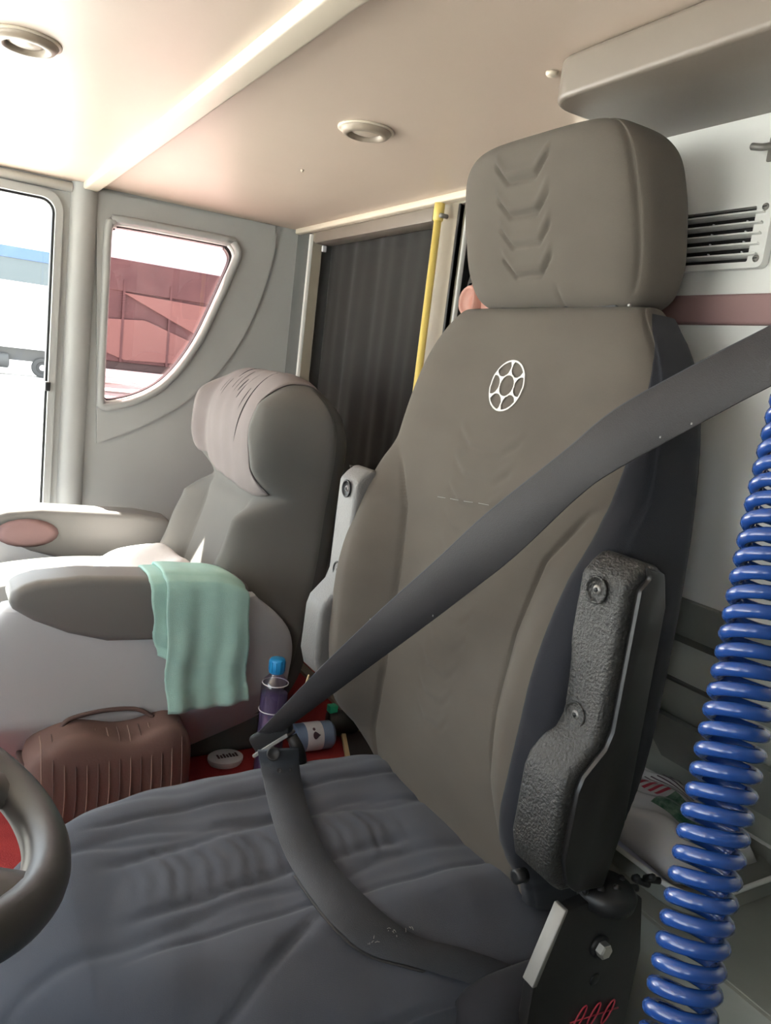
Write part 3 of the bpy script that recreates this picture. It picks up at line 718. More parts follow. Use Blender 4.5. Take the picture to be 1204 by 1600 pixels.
def pass_disp(x, z, sh):
    ax = np.abs(x)
    hw = sstep(-0.31, -0.23, z)
    d = -0.048*sstep(0.155, 0.215, ax)*hw*sstep(0.05, 0.7, sh)*(1-sstep(-0.10, -0.04, z))
    lw = 1-sstep(-0.36, -0.30, z)
    d += -0.070*sstep(0.125, 0.20, ax)*lw*sstep(0.05, 0.7, sh)
    d += 0.012*np.exp(-((z+0.305)/0.02)**2)*sstep(0.1, 0.5, sh)
    d += 0.005*np.exp(-((ax-0.135)/0.006)**2)*lw
    # tucked wrinkles on the wing
    d += 0.004*np.exp(-((z+0.315-0.10*(x-0.1))/0.008)**2)*sstep(0.12, 0.2, ax)
    d += 0.0015*np.sin(60*z+8*x)*sstep(0.1, 0.2, ax)
    return d
pb, GP = pillow(A3, np.full(NP, PX0), W3, ym3-(ym3-yf3)*q3, ym3+(yb3-ym3)*q3, 110, 50, 4.0, up, pass_disp, 0.55)
pback = obj('backrest', fix(pb), 'pass_f', ps)
# pale cloth over the headrest
def psurf(x, z): 
    i = int(np.argmin(np.abs(GP[:, 0, 1]-z))); return float(np.interp(x, GP[i, :, 0], GP[i, :, 2]))
from mathutils.bvhtree import BVHTree
_pv, _pf = fix(pb); PBVH = BVHTree.FromPolygons([Vector(v) for v in _pv], _pf)
def pcast(x, ang, off):
    o = Vector((x, 0.735, -0.185)); d = Vector((0, -math.cos(ang), math.sin(ang)))
    h, n, _, _ = PBVH.ray_cast(o, d)
    return (h+d*off) if h else o+d*0.1
V = []; nu, nv = 44, 60
for iv in range(nv):
    t = iv/(nv-1)
    for iu in range(nu):
        u = -1+2*iu/(nu-1); x = PX0-0.006+u*(0.200-0.010*t)
        a0 = math.radians(-47-7*u+16*max(0, -u)**2-6*u*u); a1 = math.radians(128)
        p = pcast(x, a0+(a1-a0)*t, 0.0015+0.0035*(1-abs(u)**8)+0.001*math.sin(17*u+6*t)*(1-u*u)); V.append(tuple(p))
Fa = [[i*nu+k, i*nu+k+1, (i+1)*nu+k+1, (i+1)*nu+k] for i in range(nv-1) for k in range(nu-1)]
hc = obj('head_cover', (V, Fa), 'cover_cloth', ps); hc['label'] = 'pale creased head cover'
sm = hc.modifiers.new('thick', 'SOLIDIFY'); sm.thickness = 0.003; sm.offset = 1
# long crease and small cracks in the cover
def on_cover(x, deg): return tuple(pcast(x, math.radians(deg), 0.0085))
obj('crease', tube([on_cover(PX0+0.070+0.030*math.sin(t*1.5), -5+88*t) for t in np.linspace(0, 1, 18)], [0.0005+0.0009*math.sin(PI*t) for t in np.linspace(0, 1, 18)], 6), 'crease', hc)
for k in range(9):
    x = PX0-0.09+0.020*k+rng.normal(0, 0.006); dg = 75-4*abs(k-4)+rng.normal(0, 8); ln = 14+22*rng.random()
    obj('crack', tube([on_cover(x-0.012*t, dg-ln*t) for t in np.linspace(0, 1, 8)], [0.0003+0.0007*math.sin(PI*t) for t in np.linspace(0, 1, 8)], 5), 'crease', hc)
# darker rear shell
V = []; m = 26; zz = np.linspace(-0.78, -0.05, 60)
for z in zz:
    i = int(np.argmin(np.abs(A3-z)))
    for k in range(m):
        xb = math.sin(PI/2*(1-2*k/(m-1))*0.93); shp = (1-abs(xb)**4.0)**0.25
        V.append((PX0+(W3[i]+0.006)*xb, ym3[i]+(yb3[i]-ym3[i])*q3[i]*shp+0.006, z))
obj('rear_shell', (V, [[i*m+k, i*m+k+1, (i+1)*m+k+1, (i+1)*m+k] for i in range(len(zz)-1) for k in range(m-1)]), 'pass_back', ps)
# seat cushion
tau = np.sin(PI/2*np.linspace(-1, 1, 60)); AQ = 0.34+0.30*tau
pc, _ = pillow(AQ, np.full(60, PX0), 0.245*(1-np.abs(np.clip(tau, -1, 0))**8)**0.25, 0.70-(0.70-0.545+0.02*np.cos(2.2*tau))*(1-np.abs(tau)**8)**(1/3), np.full(60, 0.80), 50, 20, 5, flat)
obj('seat_cushion', fix(pc), 'pass_f', ps)
# armrests: padded top on a moulded flank, both colours paled for lens haze
def armrest(xi, xo, nearside):
    pz = [(0.135, -0.468), (0.150, -0.447), (0.185, -0.436), (0.26, -0.430), (0.40, -0.436), (0.50, -0.440), (0.585, -0.455), (0.585, -0.565), (0.42, -0.565), (0.31, -0.560), (0.24, -0.540), (0.18, -0.512), (0.145, -0.488)]
    a = obj('armrest_pad', prism(pz, cy, xi, xo, 0.016, 4), 'pad', ps, auto=50)
    zr = ZP+0.004+(0.405-0.004)*(np.sin(PI/2*np.linspace(-1, 1, 50))+1)/2
    y0_ = np.interp(zr, [-0.9, -0.80, -0.64, -0.54, -0.50], [0.10, 0.06, 0.055, 0.085, 0.13]); y1_ = np.interp(zr, [-0.9, -0.80, -0.62, -0.56, -0.50], [0.66, 0.715, 0.735, 0.70, 0.62])
    sm_ = lambda a: np.convolve(np.pad(a, 3, 'edge'), np.ones(7)/7, 'valid')
    y0_, y1_ = sm_(y0_), sm_(y1_); slope = 0.80*np.maximum(0, -0.72-zr) if nearside else 0*zr
    ycen = (y0_+y1_)/2
    def fdisp(u, a, sh): return 0.25*np.maximum(0, u+0.395-0.52) if nearside else 0*u
    fl, _ = pillow(zr, ycen, (y1_-y0_)/2, -xo+0.008+slope, -xi-0.004+slope*0.9, 60, 20, 7, lambda u, a, d: (-d, u, a), fdisp)
    obj('flank', fix(fl), 'shell', ps)
armrest(-1.545, -1.452, True); armrest(-2.150, -2.055, False)
obj('far_arm_cap', xform(lathe([(0.0, 0.012), (0.03, 0.010), (0.045, 0.0)], 20), Matrix.Translation((-2.05, 0.23, -0.49)) @ Matrix.Rotation(PI/2, 4, 'Y') @ Matrix.Diagonal((0.8, 1.6, 1, 1))), 'mauve', ps)
obj('seat_base', box(PX0-0.22, PX0+0.22, 0.12, 0.70, ZP, -0.70, 0.02, 3), 'pass_back', ps, auto=40)

# pale cloth bunched in the seat
V = []; nu, nv = 40, 30
for iv in range(nv):
    v = iv/(nv-1)
    for iu in range(nu):
        u = -1+2*iu/(nu-1)
        bulge = (1-abs(u)**3)*(1-(2*v-1)**4)
        V.append((PX0+0.02+0.19*u, 0.36+0.19*v+0.01*math.sin(5*u), -0.530+0.085*bulge*(0.35+0.65*v)+0.006*math.sin(9*u+4*v)*bulge))
Fa = [[i*nu+k, i*nu+k+1, (i+1)*nu+k+1, (i+1)*nu+k] for i in range(nv-1) for k in range(nu-1)]
wc = obj('white_cloth', (V, Fa), 'white_cloth'); sm = wc.modifiers.new('thick', 'SOLIDIFY'); sm.thickness = 0.006
tag(recentre(wc), 'white cloth bunched in the sun on the passenger seat', 'cloth')

# mint towel folded over the near armrest: two layers hanging down the flank
def towel_layer(y0, y1, zb0, zb1, off, ph, sk):
    path_in = []; V = []; nu = 36
    prof = [(-1.548-0.004, -0.50), (-1.549, -0.46), (-1.538, -0.430), (-1.50, -0.4245), (-1.465, -0.4245), (-1.450, -0.432), (-1.444, -0.45)]
    prof = [(x, z) for x, z in prof]
    P = spline([(x, 0, z) for x, z in prof], 5)
    nseg = 26
    for iu in range(nu):
        u = iu/(nu-1); y = y0+(y1-y0)*u; zb = zb0+(zb1-zb0)*u
        col = [(p[0], p[2]) for p in P]
        for k in range(1, nseg+1):
            col.append((-1.444, -0.45+(zb+0.45)*k/nseg))
        acc = len(P)
        for j, (x, z) in enumerate(col):
            t = max(0.0, (j-len(P)+6)/(nseg+6)); fold = 0.006*math.sin(9*u+ph)+0.004*math.sin(21*u+2*ph+3*t)
            nx = 1.0 if j > len(P)-6 else 0.0
            band = 0.0035*(1 if (len(col)-1-j) in (5, 7, 9) else 0)
            V.append((x+off*nx+nx*(0.006+t*fold+0.006*t-band), y+sk*t*0.03+0.004*math.sin(14*t+ph)*t, z+(0.002+off*0.6-0.010-0.035*max(0, u-0.45)**2*3)*(1-t)+0.002*math.sin(8*u+ph)))
    n = len(V)//nu
    Fa = [[i*n+k, i*n+k+1, (i+1)*n+k+1, (i+1)*n+k] for i in range(nu-1) for k in range(n-1)]
    return V, Fa
tw = thing('towel', 'mint green terry towel folded over the near armrest', 'towel', (-1.48, 0.49, -0.72))
for nm, args in (('upper_layer', (0.405, 0.572, -0.705, -0.695, 0.011, 0.9, 0.55)), ('lower_layer', (0.378, 0.565, -0.585, -0.68, 0.0, 0.9, 0.6))):
    t_ = obj(nm, towel_layer(*args), 'towel', tw); sm = t_.modifiers.new('thick', 'SOLIDIFY'); sm.thickness = 0.005; sm.offset = 0

# brown striped bag on the red platform
bg_ = thing('travel_bag', 'brown vertically striped soft bag on the red platform', 'bag', (-1.472, 0.325, ZP))
NB = 90; tau = np.sin(PI/2*np.linspace(-1, 1, NB)); AB = 0.325+0.155*tau
qb_ = (1-np.abs(tau)**6)**(1/3)
def bag_disp(x, y, sh): return 0.003*np.sin(40*y)+0.003*np.sin(70*x)
topb = 0.722+0.008*np.sin(5*tau+1)
bgm, _ = pillow(AB, np.full(NB, -1.455), 0.066*qb_+0.004, 0.82-(0.82-topb)*qb_, np.full(NB, 0.897), 60, 20, 5, flat, bag_disp)
V, Fa = bgm
obj('body', fix((V, Fa)), 'bag', bg_)
for k in range(14):
    y = 0.195+0.0195*k
    obj('rib', tube(spline([(-1.385, y, -0.885), (-1.383, y+0.002, -0.83), (-1.385, y, -0.775), (-1.400, y, -0.735), (-1.43, y, -0.722)], 4), 0.0014, 6), 'bag_strap' if k % 2 else 'bag_rib', bg_)
obj('handle', tube(spline([(-1.45, 0.235, -0.722), (-1.452, 0.25, -0.706), (-1.455, 0.31, -0.698), (-1.455, 0.37, -0.702), (-1.45, 0.405, -0.720)], 6), 0.0045, 8), 'bag_strap', bg_)
obj('zip', tube(spline([(-1.472, 0.20, -0.742), (-1.472, 0.32, -0.718), (-1.472, 0.45, -0.738)], 6), 0.004, 6), 'bag_strap', bg_)
obj('end_tab', box(-1.50, -1.44, 0.164, 0.176, -0.86, -0.78, 0.004), 'bag_strap', bg_)

# ================================================================== SMALL THINGS ON THE PLATFORM
def bottle(name, base, h, r, label):
    t = thing(name, label, 'bottle', base); x, y, z = base; T = Matrix.Translation(base)
    obj('body', xform(lathe([(r*0.8, 0), (r, 0.006), (r, h*0.25), (r*0.96, h*0.28), (r, h*0.31), (r, h-0.060), (r*0.84, h-0.046), (r*0.45, h-0.034), (r*0.42, h-0.026)], 24), T), 'bottle', t)
    obj('drink', xform(lathe([(r*0.78, 0.003), (r*0.94, 0.008), (r*0.94, h-0.075), (0.0, h-0.075)], 24), T), 'purple', t)
    for hh, rk in ((h-0.110, 1.0), (h-0.052, 0.92)):
        obj('ring', tube([(x+r*rk*math.cos(a), y+r*rk*math.sin(a), z+hh) for a in np.linspace(0, 2*PI, 25)[:-1]], 0.0011, 6, True), 'whitelabel', t)
    cp = obj('cap', xform(lathe([(r*0.52, h-0.030), (r*0.56, h-0.028), (r*0.56, h-0.003), (r*0.50, h), (0, h)], 24), T), 'bluecap', t)
    for k in range(12):
        a = 2*PI*k/12; obj('cap_ridge', tube([(x+r*0.565*math.cos(a), y+r*0.565*math.sin(a), z+h-0.026), (x+r*0.565*math.cos(a), y+r*0.565*math.sin(a), z+h-0.005)], 0.0009, 5), 'bluecap', cp)
b_ = at_x(434, 1029, -1.40)
bottle('drink_bottle', (-1.40, float(b_[1]), ZP), float(b_[2])-ZP, 0.029, 'clear drink bottle with bright blue cap standing behind the belt')
# tub lying on its side with drop label
tb = thing('plastic_tub', 'blue-grey plastic tub with white drop label lying on red carpet', 'tub', (-1.52, 0.80, ZP))
axd = Vector((0.05, 1.0, 0.0)).normalized(); M = Matrix.Translation((-1.545, 0.760, ZP+0.036)) @ axd.to_track_quat('Z', 'Y').to_matrix().to_4x4()
obj('body', xform(lathe([(0.0, 0.0), (0.028, 0.0), (0.033, 0.004), (0.033, 0.095), (0.027, 0.102), (0.0, 0.102)], 28), M), 'blueplastic', tb, auto=40)
lb = obj('label_band', xform(lathe([(0.0336, 0.028), (0.0338, 0.029), (0.0338, 0.068), (0.0336, 0.069)], 28), M), 'whitelabel', tb)
lb['label'] = 'white label with dark drop'
def on_tub(a, h, r_=0.0342): return tuple(M @ Vector((r_*math.cos(a), r_*math.sin(a), h)))
# find the angle of the side that faces the camera
best = min(np.linspace(0, 2*PI, 120), key=lambda a: np.linalg.norm(np.array(on_tub(a, 0.05))))
dr = []
for t in np.linspace(0, 2*PI, 24)[:-1]:
    rr_ = 0.009*(1+0.0*t); uu = rr_*math.cos(t)*1.0; vv = rr_*math.sin(t)
    if uu > 0: uu = uu*1.7; vv = vv*(1-(uu/0.0155))
    dr.append(on_tub(best+vv/0.034, 0.048+uu*0.8))
cen = on_tub(best, 0.048)
obj('drop_mark', (dr+[cen], [[i, (i+1) % 23, 23] for i in range(23)]), 'dark_print', tb)
do = [on_tub(best-0.45+0.004*math.sin(t)/0.034, 0.045+0.0035*math.cos(t)) for t in np.linspace(0, 2*PI, 13)[:-1]]
obj('dot_mark', (do+[on_tub(best-0.45, 0.045)], [[i, (i+1) % 12, 12] for i in range(12)]), 'dark_print', tb)
# dark bottle lying behind with green neck tab
dk = thing('dark_bottle', 'dark bottle with green tab lying behind the tub', 'bottle', (-1.55, 0.89, ZP))
M2 = Matrix.Translation((-1.60, 0.880, ZP+0.033)) @ Vector((0.25, 1.0, 0.02)).normalized().to_track_quat('Z', 'Y').to_matrix().to_4x4()
obj('body', xform(lathe([(0.0, 0.0), (0.028, 0.0), (0.031, 0.005), (0.031, 0.06), (0.02, 0.08), (0.016, 0.085), (0.016, 0.115), (0.0, 0.117)], 22), M2), 'black', dk)
obj('tab', box(-1.610, -1.590, 0.878, 0.900, ZP+0.062, ZP+0.080, 0.002), 'green', dk, auto=40)
# white round tin
tn = thing('white_tin', 'small round white tin with dark print left of the buckle', 'tin', (-1.575, 0.604, ZP))
M3 = Matrix.Translation((-1.545, 0.600, ZP+0.001)) @ Matrix.Diagonal((0.85, 1.0, 1, 1))
obj('body', xform(lathe([(0.036, 0), (0.038, 0.003), (0.038, 0.010), (0.0, 0.010)], 30), M3), 'whitelabel', tn, auto=40)
obj('lid', xform(lathe([(0.039, 0.007), (0.040, 0.008), (0.040, 0.014), (0.037, 0.016), (0.0, 0.0165)], 30), M3), 'whitelabel', tn, auto=40)
for k in range(7):
    y = 0.580+0.007*k
    obj('print_bar', box(-1.552+0.004*(k % 2), -1.535, y, y+0.0045, ZP+0.0175, ZP+0.0182), 'dark_print', tn, smooth=False)
# framed card leaning at the back edge
bk_ = thing('card_frame', 'dark framed card with tan edge lying between seat and platform', 'frame', (-1.44, 0.90, ZP))
M5 = Matrix.Translation((-1.44, 0.93, ZP+0.012)) @ Matrix.Rotation(math.radians(-22), 4, 'Z')
obj('board', xform(box(-0.13, 0.13, -0.06, 0.10, -0.004, 0.004, 0.002), M5), 'black', bk_, auto=40)
obj('edge', xform(box(-0.13, 0.13, -0.071, -0.06, -0.006, 0.006, 0.002), M5), 'book', bk_, auto=40)
obj('edge', xform(box(-0.14, -0.13, -0.071, 0.10, -0.006, 0.006, 0.002), M5), 'book', bk_, auto=40)

# ================================================================== STEERING WHEEL
sw = thing('steering_wheel', 'dark grey steering wheel rim with spoke at the left edge', 'steering wheel', (-0.76, -0.08, -0.47))
MW = Matrix.Translation((-0.76, -0.08, -0.41)) @ Matrix.Rotation(math.radians(-25), 4, 'X')
Rr = 0.213
rimv = xform(tube([(Rr*math.cos(t), Rr*math.sin(t), 0) for t in np.linspace(0, 2*PI, 97)[:-1]], 0.0225, 18, True), MW)
obj('rim', rimv, 'wheel', sw)
for ang in (62, 118, -30, 210):
    a = math.radians(ang); e = np.array([math.cos(a), math.sin(a)]); s_ = np.array([-e[1], e[0]])
    V = []; rs = np.linspace(0.05, Rr-0.004, 14); n = 12
    for r_ in rs:
        t = (r_-0.05)/(Rr-0.05); hw = 0.024-0.008*math.sin(PI*t)+0.022*max(0, t-0.72)**1.2*4; th = 0.013+0.004*t; zz = -0.035*(1-t)**1.4
        for k in range(n):
            b = 2*PI*k/n; p = e*r_+s_*hw*math.cos(b); V.append((p[0], p[1], zz+th*math.sin(b)))
    Fa = [[i*n+k, i*n+(k+1) % n, (i+1)*n+(k+1) % n, (i+1)*n+k] for i in range(13) for k in range(n)]+[list(range(n))[::-1], [13*n+k for k in range(n)]]
    obj('spoke', xform((V, Fa), MW), 'wheel', sw)
hub = obj('hub', xform(lathe([(0.05, -0.075), (0.07, -0.06), (0.072, -0.03), (0.055, -0.016), (0.0, -0.012)], 30), MW), 'wheel', sw)
obj('horn_cap', xform(lathe([(0.042, -0.018), (0.042, -0.010), (0.036, -0.006), (0.0, -0.005)], 26), MW), 'black', hub)
obj('column', xform(lathe([(0.035, -0.75), (0.035, -0.10), (0.048, -0.07), (0.0, -0.07)], 20), MW), 'black', sw)

# ================================================================== COILED HOSE
hs = thing('coiled_air_hose', 'glossy blue coiled air hose hanging at the right edge', 'hose', (-0.19, 0.33, -0.40))
axp = np.array(spline([at_d(x_, y_, 0.44-0.00007*(y_-1290)) for x_, y_ in ((1300, 420), (1260, 600), (1214, 800), (1166, 1050), (1116, 1290), (1079, 1490), (1044, 1680), (1012, 1860))], 40))
seg = np.linalg.norm(np.diff(axp, axis=0), axis=1); cum = np.concatenate([[0], np.cumsum(seg)]); Lh = cum[-1]
rc, pitch, rt = 0.0150, 0.0116, 0.0043; ns = 22; nt = int(Lh/pitch*ns)
sA = np.linspace(0, Lh, nt+1); Pa = np.stack([np.interp(sA, cum, axp[:, k]) for k in range(3)], 1)
Ta = np.gradient(Pa, axis=0); Ta /= np.linalg.norm(Ta, axis=1)[:, None]
N1 = np.cross(Ta, [0.3, -0.2, 0.93]); N1 /= np.linalg.norm(N1, axis=1)[:, None]; N2 = np.cross(Ta, N1)
an = 2*PI*sA/pitch
pts = Pa+rc*(np.cos(an)[:, None]*N1+np.sin(an)[:, None]*N2)
obj('coil', tube(pts, rt, 12), 'hose', hs)
tp_ = axp[0]; bt_ = axp[-1]
obj('top_tail', tube(spline([pts[0], tp_+np.array([0.0, 0.01, 0.03]), tp_+np.array([0.0, 0.01, 0.08]), (tp_[0], tp_[1]+0.01, ZC-0.004)], 8), rt, 9), 'hose', hs)
obj('ceiling_fitting', lathe([(0.018, ZC-0.001), (0.018, ZC-0.010), (0.009, ZC-0.012), (0.008, ZC-0.03), (0.0, ZC-0.03)], 20, (tp_[0], tp_[1]+0.01, 0)), 'steel', hs, auto=40)
obj('air_gun', join(tube([pts[-1], bt_+np.array([0, 0, -0.03]), bt_+np.array([0, 0, -0.10])], 0.008, 10), tube([bt_+np.array([0, 0, -0.085]), bt_+np.array([-0.05, -0.03, -0.10]), bt_+np.array([-0.10, -0.06, -0.11])], 0.005, 10)), 'black', hs)

# ================================================================== CURTAIN, POLE, PERSON
V = []; nx, nz = 150, 26; zt, zb = 0.362, ZP+0.015
for iz in range(nz):
    t = iz/(nz-1); z = zt+(zb-zt)*t
    for ix in range(nx):
        u = ix/(nx-1); x = -2.197+0.637*u
        a = 0.007*math.sin(31*u+1.1*math.sin(2*t+u*5))+0.004*math.sin(57*u+1.3+2.5*t)+0.005*math.sin(17*u-2*t)
        V.append((x+0.012*t*math.sin(13*u), 1.042+a*(0.30+0.45*t), z))
Fa = [[i*nx+k, i*nx+k+1, (i+1)*nx+k+1, (i+1)*nx+k] for i in range(nz-1) for k in range(nx-1)]
ct = thing('curtain', 'charcoal pleated curtain closing the bulkhead opening', 'curtain', (-1.87, 1.042, ZP))
c_ = obj('cloth', (V, Fa), 'curtain', ct); sm = c_.modifiers.new('thick', 'SOLIDIFY'); sm.thickness = 0.003
obj('rail', tube([(-2.19, 1.042, 0.364), (-1.56, 1.042, 0.364)], 0.005, 8), 'steel', ct)
obj('rail_end', box(-2.182, -2.172, 1.000, 1.012, 0.325, 0.342, 0.002), 'whitelabel', ct, auto=40)
po = thing('grab_pole', 'yellow vertical grab pole beside the curtain', 'pole', (-1.50, 0.955, ZP))
obj('tube', tube([(-1.502, 0.955, ZP), (-1.502, 0.955, ZC-0.018)], 0.0085, 16), 'yellow', po)
obj('collar', lathe([(0.0095, 0.335), (0.0115, 0.338), (0.0115, 0.372), (0.0, 0.374)], 18, (-1.502, 0.955, 0)), 'yellow', po)
obj('clamp_screw', lathe([(0.0, -0.004), (0.005, -0.003), (0.005, 0.016)], 12, (-1.487, 0.952, 0.345), 'y'), 'screw', po)
obj('base_flange', lathe([(0.024, ZP), (0.024, ZP+0.006), (0.010, ZP+0.012), (0.0, ZP+0.012)], 20, (-1.502, 0.955, 0)), 'yellow', po)

# person standing in the doorway behind the seat
ear = at_y(726, 471, 0.90)
pe = thing('person', 'person with dark hair, only an ear showing beside the headrest', 'person', (-1.22, 1.12, -1.40))
hxp, hyp, hzp = float(ear[0])+0.010, 0.998, float(ear[2])
def turn(vf, a=math.radians(84)):
    return [(hxp+(x-hxp)*math.cos(a)-(y-hyp)*math.sin(a), hyp+(x-hxp)*math.sin(a)+(y-hyp)*math.cos(a), z) for x, y, z in vf[0]], vf[1]
V = []; Fa = []; nu, nv = 40, 32
for iv in range(nv+1):
    ph = PI*iv/nv
    for iu in range(nu):
        th = 2*PI*iu/nu; sx, sy, sz = math.sin(ph)*math.cos(th), math.sin(ph)*math.sin(th), math.cos(ph)
        x, y, z = 0.074*sx, 0.095*sy, 0.115*sz
        if sz < -0.1: x *= 1-0.28*(-sz-0.1); 
        if sz < -0.2 and sy > 0: y *= 1-0.35*(-sz-0.2)
        f_ = max(0, -sy)
        z -= 0.010*f_*(1 if sz < 0 else 0)
        y -= 0.022*math.exp(-((sx)/0.14)**2-((sz+0.12)/0.16)**2)*(1 if sy < 0 else 0)      # nose
        y += 0.010*(math.exp(-((sx-0.38)/0.16)**2-((sz-0.06)/0.10)**2)+math.exp(-((sx+0.38)/0.16)**2-((sz-0.06)/0.10)**2))*(1 if sy < 0 else 0)
        y += 0.004*math.exp(-(sx/0.25)**2-((sz+0.42)/0.04)**2)*(1 if sy < 0 else 0)
        V.append((hxp+x, hyp+y, hzp+0.012+z))
for iv in range(nv):
    for iu in range(nu): Fa.append([iv*nu+iu, iv*nu+(iu+1) % nu, (iv+1)*nu+(iu+1) % nu, (iv+1)*nu+iu])
head_vf = fix((V, Fa))
def ear_mesh(s):
    V = []; m = 20; rings = [(0.8, -0.004), (1.0, 0.010), (1.05, 0.017), (0.96, 0.021), (0.84, 0.018), (0.72, 0.009), (0.60, 0.013), (0.48, 0.006), (0.3, 0.002), (0.0, 0.002)]
    for k, d in rings:
        for i in range(m):
            a = 2*PI*i/m; ry, rz = 0.017*k, 0.031*k*(1.0 if math.sin(a) > 0 else 0.92)
            V.append((hxp+s*(0.070+d*1.1+0.012*max(0, math.cos(a))*k), hyp-0.002+ry*math.cos(a), hzp+rz*math.sin(a)))
    Fa = [[r_*m+i, r_*m+(i+1) % m, (r_+1)*m+(i+1) % m, (r_+1)*m+i] for r_ in range(len(rings)-1) for i in range(m)]
    return V, Fa
# body skeleton grown with a skin modifier
vs = [(0, 0, -0.52), (0, 0.01, -0.32), (0, 0.0, -0.18), (0, 0.005, -0.105), (0, 0.0, -0.02)]; rad = [0.125, 0.12, 0.13, 0.055, 0.05]
es = [(0, 1), (1, 2), (2, 3), (3, 4)]
for s in (-1, 1):
    b = len(vs)
    vs += [(s*0.17, 0.0, -0.195), (s*0.215, 0.02, -0.47), (s*0.20, -0.03, -0.71), (s*0.195, -0.05, -0.79)]; rad += [0.055, 0.042, 0.032, 0.028]
    es += [(2, b), (b, b+1), (b+1, b+2), (b+2, b+3)]
    for k in range(5):
        dx = (-0.024+0.012*k); f = len(vs); ln = [0.05, 0.072, 0.08, 0.074, 0.058][k]
        vs += [(s*0.195+dx, -0.055-0.004*k, -0.815), (s*0.195+dx*1.15, -0.065, -0.815-ln*0.6), (s*0.195+dx*1.1, -0.060, -0.815-ln)]; rad += [0.010, 0.0085, 0.007]
        es += [(b+3, f), (f, f+1), (f+1, f+2)]
    l = len(vs)
    vs += [(s*0.09, 0.0, -0.60), (s*0.10, -0.01, -0.98), (s*0.10, 0.02, -1.36), (s*0.105, -0.13, -1.40)]; rad += [0.085, 0.06, 0.042, 0.035]
    es += [(0, l), (l, l+1), (l+1, l+2), (l+2, l+3)]
zs = (hzp+1.40-0.035)/1.40
me = bpy.data.meshes.new('body'); lean = lambda z: min(1.0, max(0.0, (-0.02-z)/0.16))
me.from_pydata([(hxp+x+(-1.22-hxp)*lean(z), hyp+0.02+y+(1.12-hyp)*lean(z), hzp+z*zs*0.99+H) for x, y, z in vs], es, [])
bd = bpy.data.objects.new('body', me); COL.objects.link(bd); bd.parent = pe; bd.location = -wloc(pe)
sk = bd.modifiers.new('skin', 'SKIN')
for i, r_ in enumerate(rad): me.skin_vertices[0].data[i].radius = (r_, r_*0.85 if r_ > 0.1 else r_)
me.skin_vertices[0].data[0].use_root = True
bd.modifiers.new('sub', 'SUBSURF').levels = 2; bd.modifiers['sub'].render_levels = 2
me.materials.append(MT['shirt'])
obj('head', turn(join(head_vf, ear_mesh(1), ear_mesh(-1))), 'skin', pe)
hv = [(v[0], v[1]+0.004, v[2]+0.004) for v in head_vf[0]]
V = []; keep = []
for v in head_vf[0]:
    d = np.array(v)-np.array([hxp, hyp, hzp+0.012]); V.append(tuple(np.array([hxp, hyp+0.005, hzp+0.015])+d*np.array([1.075, 1.06, 1.08])))
Fa = []
for q_ in head_vf[1]:
    c = np.mean([V[i] for i in q_], 0)-np.array([hxp, hyp, hzp+0.012])
    if c[2] > 0.028 and not (c[1] < -0.045 and c[2] < 0.065) or (c[1] > 0.03 and c[2] > -0.04): Fa.append(q_)
obj('hair', turn((V, Fa)), 'hair', pe)

# ================================================================== CEILING AND WALL FITTINGS
def spot(c, label):
    t = thing('ceiling_light', label, 'light', (c[0], c[1], ZC-0.012), 'recessed ceiling lights')
    M = Matrix.Translation((c[0], c[1], ZC))
    obj('rim', xform(lathe([(0.042, 0.0), (0.043, -0.004), (0.038, -0.010), (0.030, -0.012), (0.026, -0.008), (0.024, 0.0)], 36), M), 'lamp_rim', t)
    obj('lens', xform(lathe([(0.0255, -0.004), (0.018, -0.007), (0.0, -0.0085)], 32), M), 'lamp_lens', t)
    obj('collar', xform(lathe([(0.047, 0.0), (0.047, -0.0025), (0.042, -0.003)], 36), M), 'trim', t)
spot((-1.237, 0.625), 'round recessed ceiling light between cross strip and bulkhead')
spot((-1.29, 0.117), 'round recessed ceiling light in the bright ceiling near the window')
for px, py, r_, lab in ((862, 113, 0.0075, 'small cream screw cap on the ceiling near the locker'), (472, 265, 0.0035, 'tiny pale screw cap on the ceiling above the curtain')):
    c = at_z(px, py, ZC)
    s = obj('screw_cap', lathe([(r_, ZC), (r_, ZC-0.002), (r_*0.8, ZC-0.0045), (0, ZC-0.0055)], 18, (c[0], c[1], 0)), 'trim')
    tag(recentre(s), lab, 'screw cap')

# ventilation grille behind the headrest
vn = thing('air_vent', 'silver-grey louvred air vent right of the headrest', 'vent', (-0.71, YD, 0.16))
vx0, vx1, vz0, vz1 = -0.835, -0.588, 0.167, 0.243
def vbox(nm, x0, x1, z0_, z1_, d0, d1, m, par=vn, bev=0.0015): return obj(nm, box(x0, x1, YD-d1, YD-d0, z0_, z1_, bev), m, par, auto=40)
fr = obj('frame', slab(rrect(vx0, vx1, vz0, vz1, 0.008), [rrect(vx0+0.02, vx1-0.020, vz0+0.007, vz1-0.008, 0.002)], cx_, YD-0.012, YD-0.001), 'wall_light', vn, auto=30)
vbox('backing', vx0+0.015, vx1-0.014, vz0+0.006, vz1-0.007, 0.0005, 0.0025, 'black')
zs_ = np.linspace(vz0+0.014, vz1-0.016, 5)
for z in zs_:
    V, Fa = box(vx0+0.018, vx1-0.008, -0.006, 0.006, -0.0011, 0.0011, 0.0006)
    Mx = Matrix.Translation((0, YD-0.011, z)) @ Matrix.Rotation(math.radians(-12), 4, 'X')
    obj('louvre', xform((V, Fa), Mx), 'wall_light', vn, auto=40)
for kx in range(5):
    for z in zs_[:-1]:
        obj('louvre_pin', lathe([(0.0, -0.0008), (0.0009, -0.0006), (0.0009, 0.002)], 8, (vx1-0.035-0.046*kx, YD-0.0045, z+0.006), 'y'), 'whitelabel', vn)
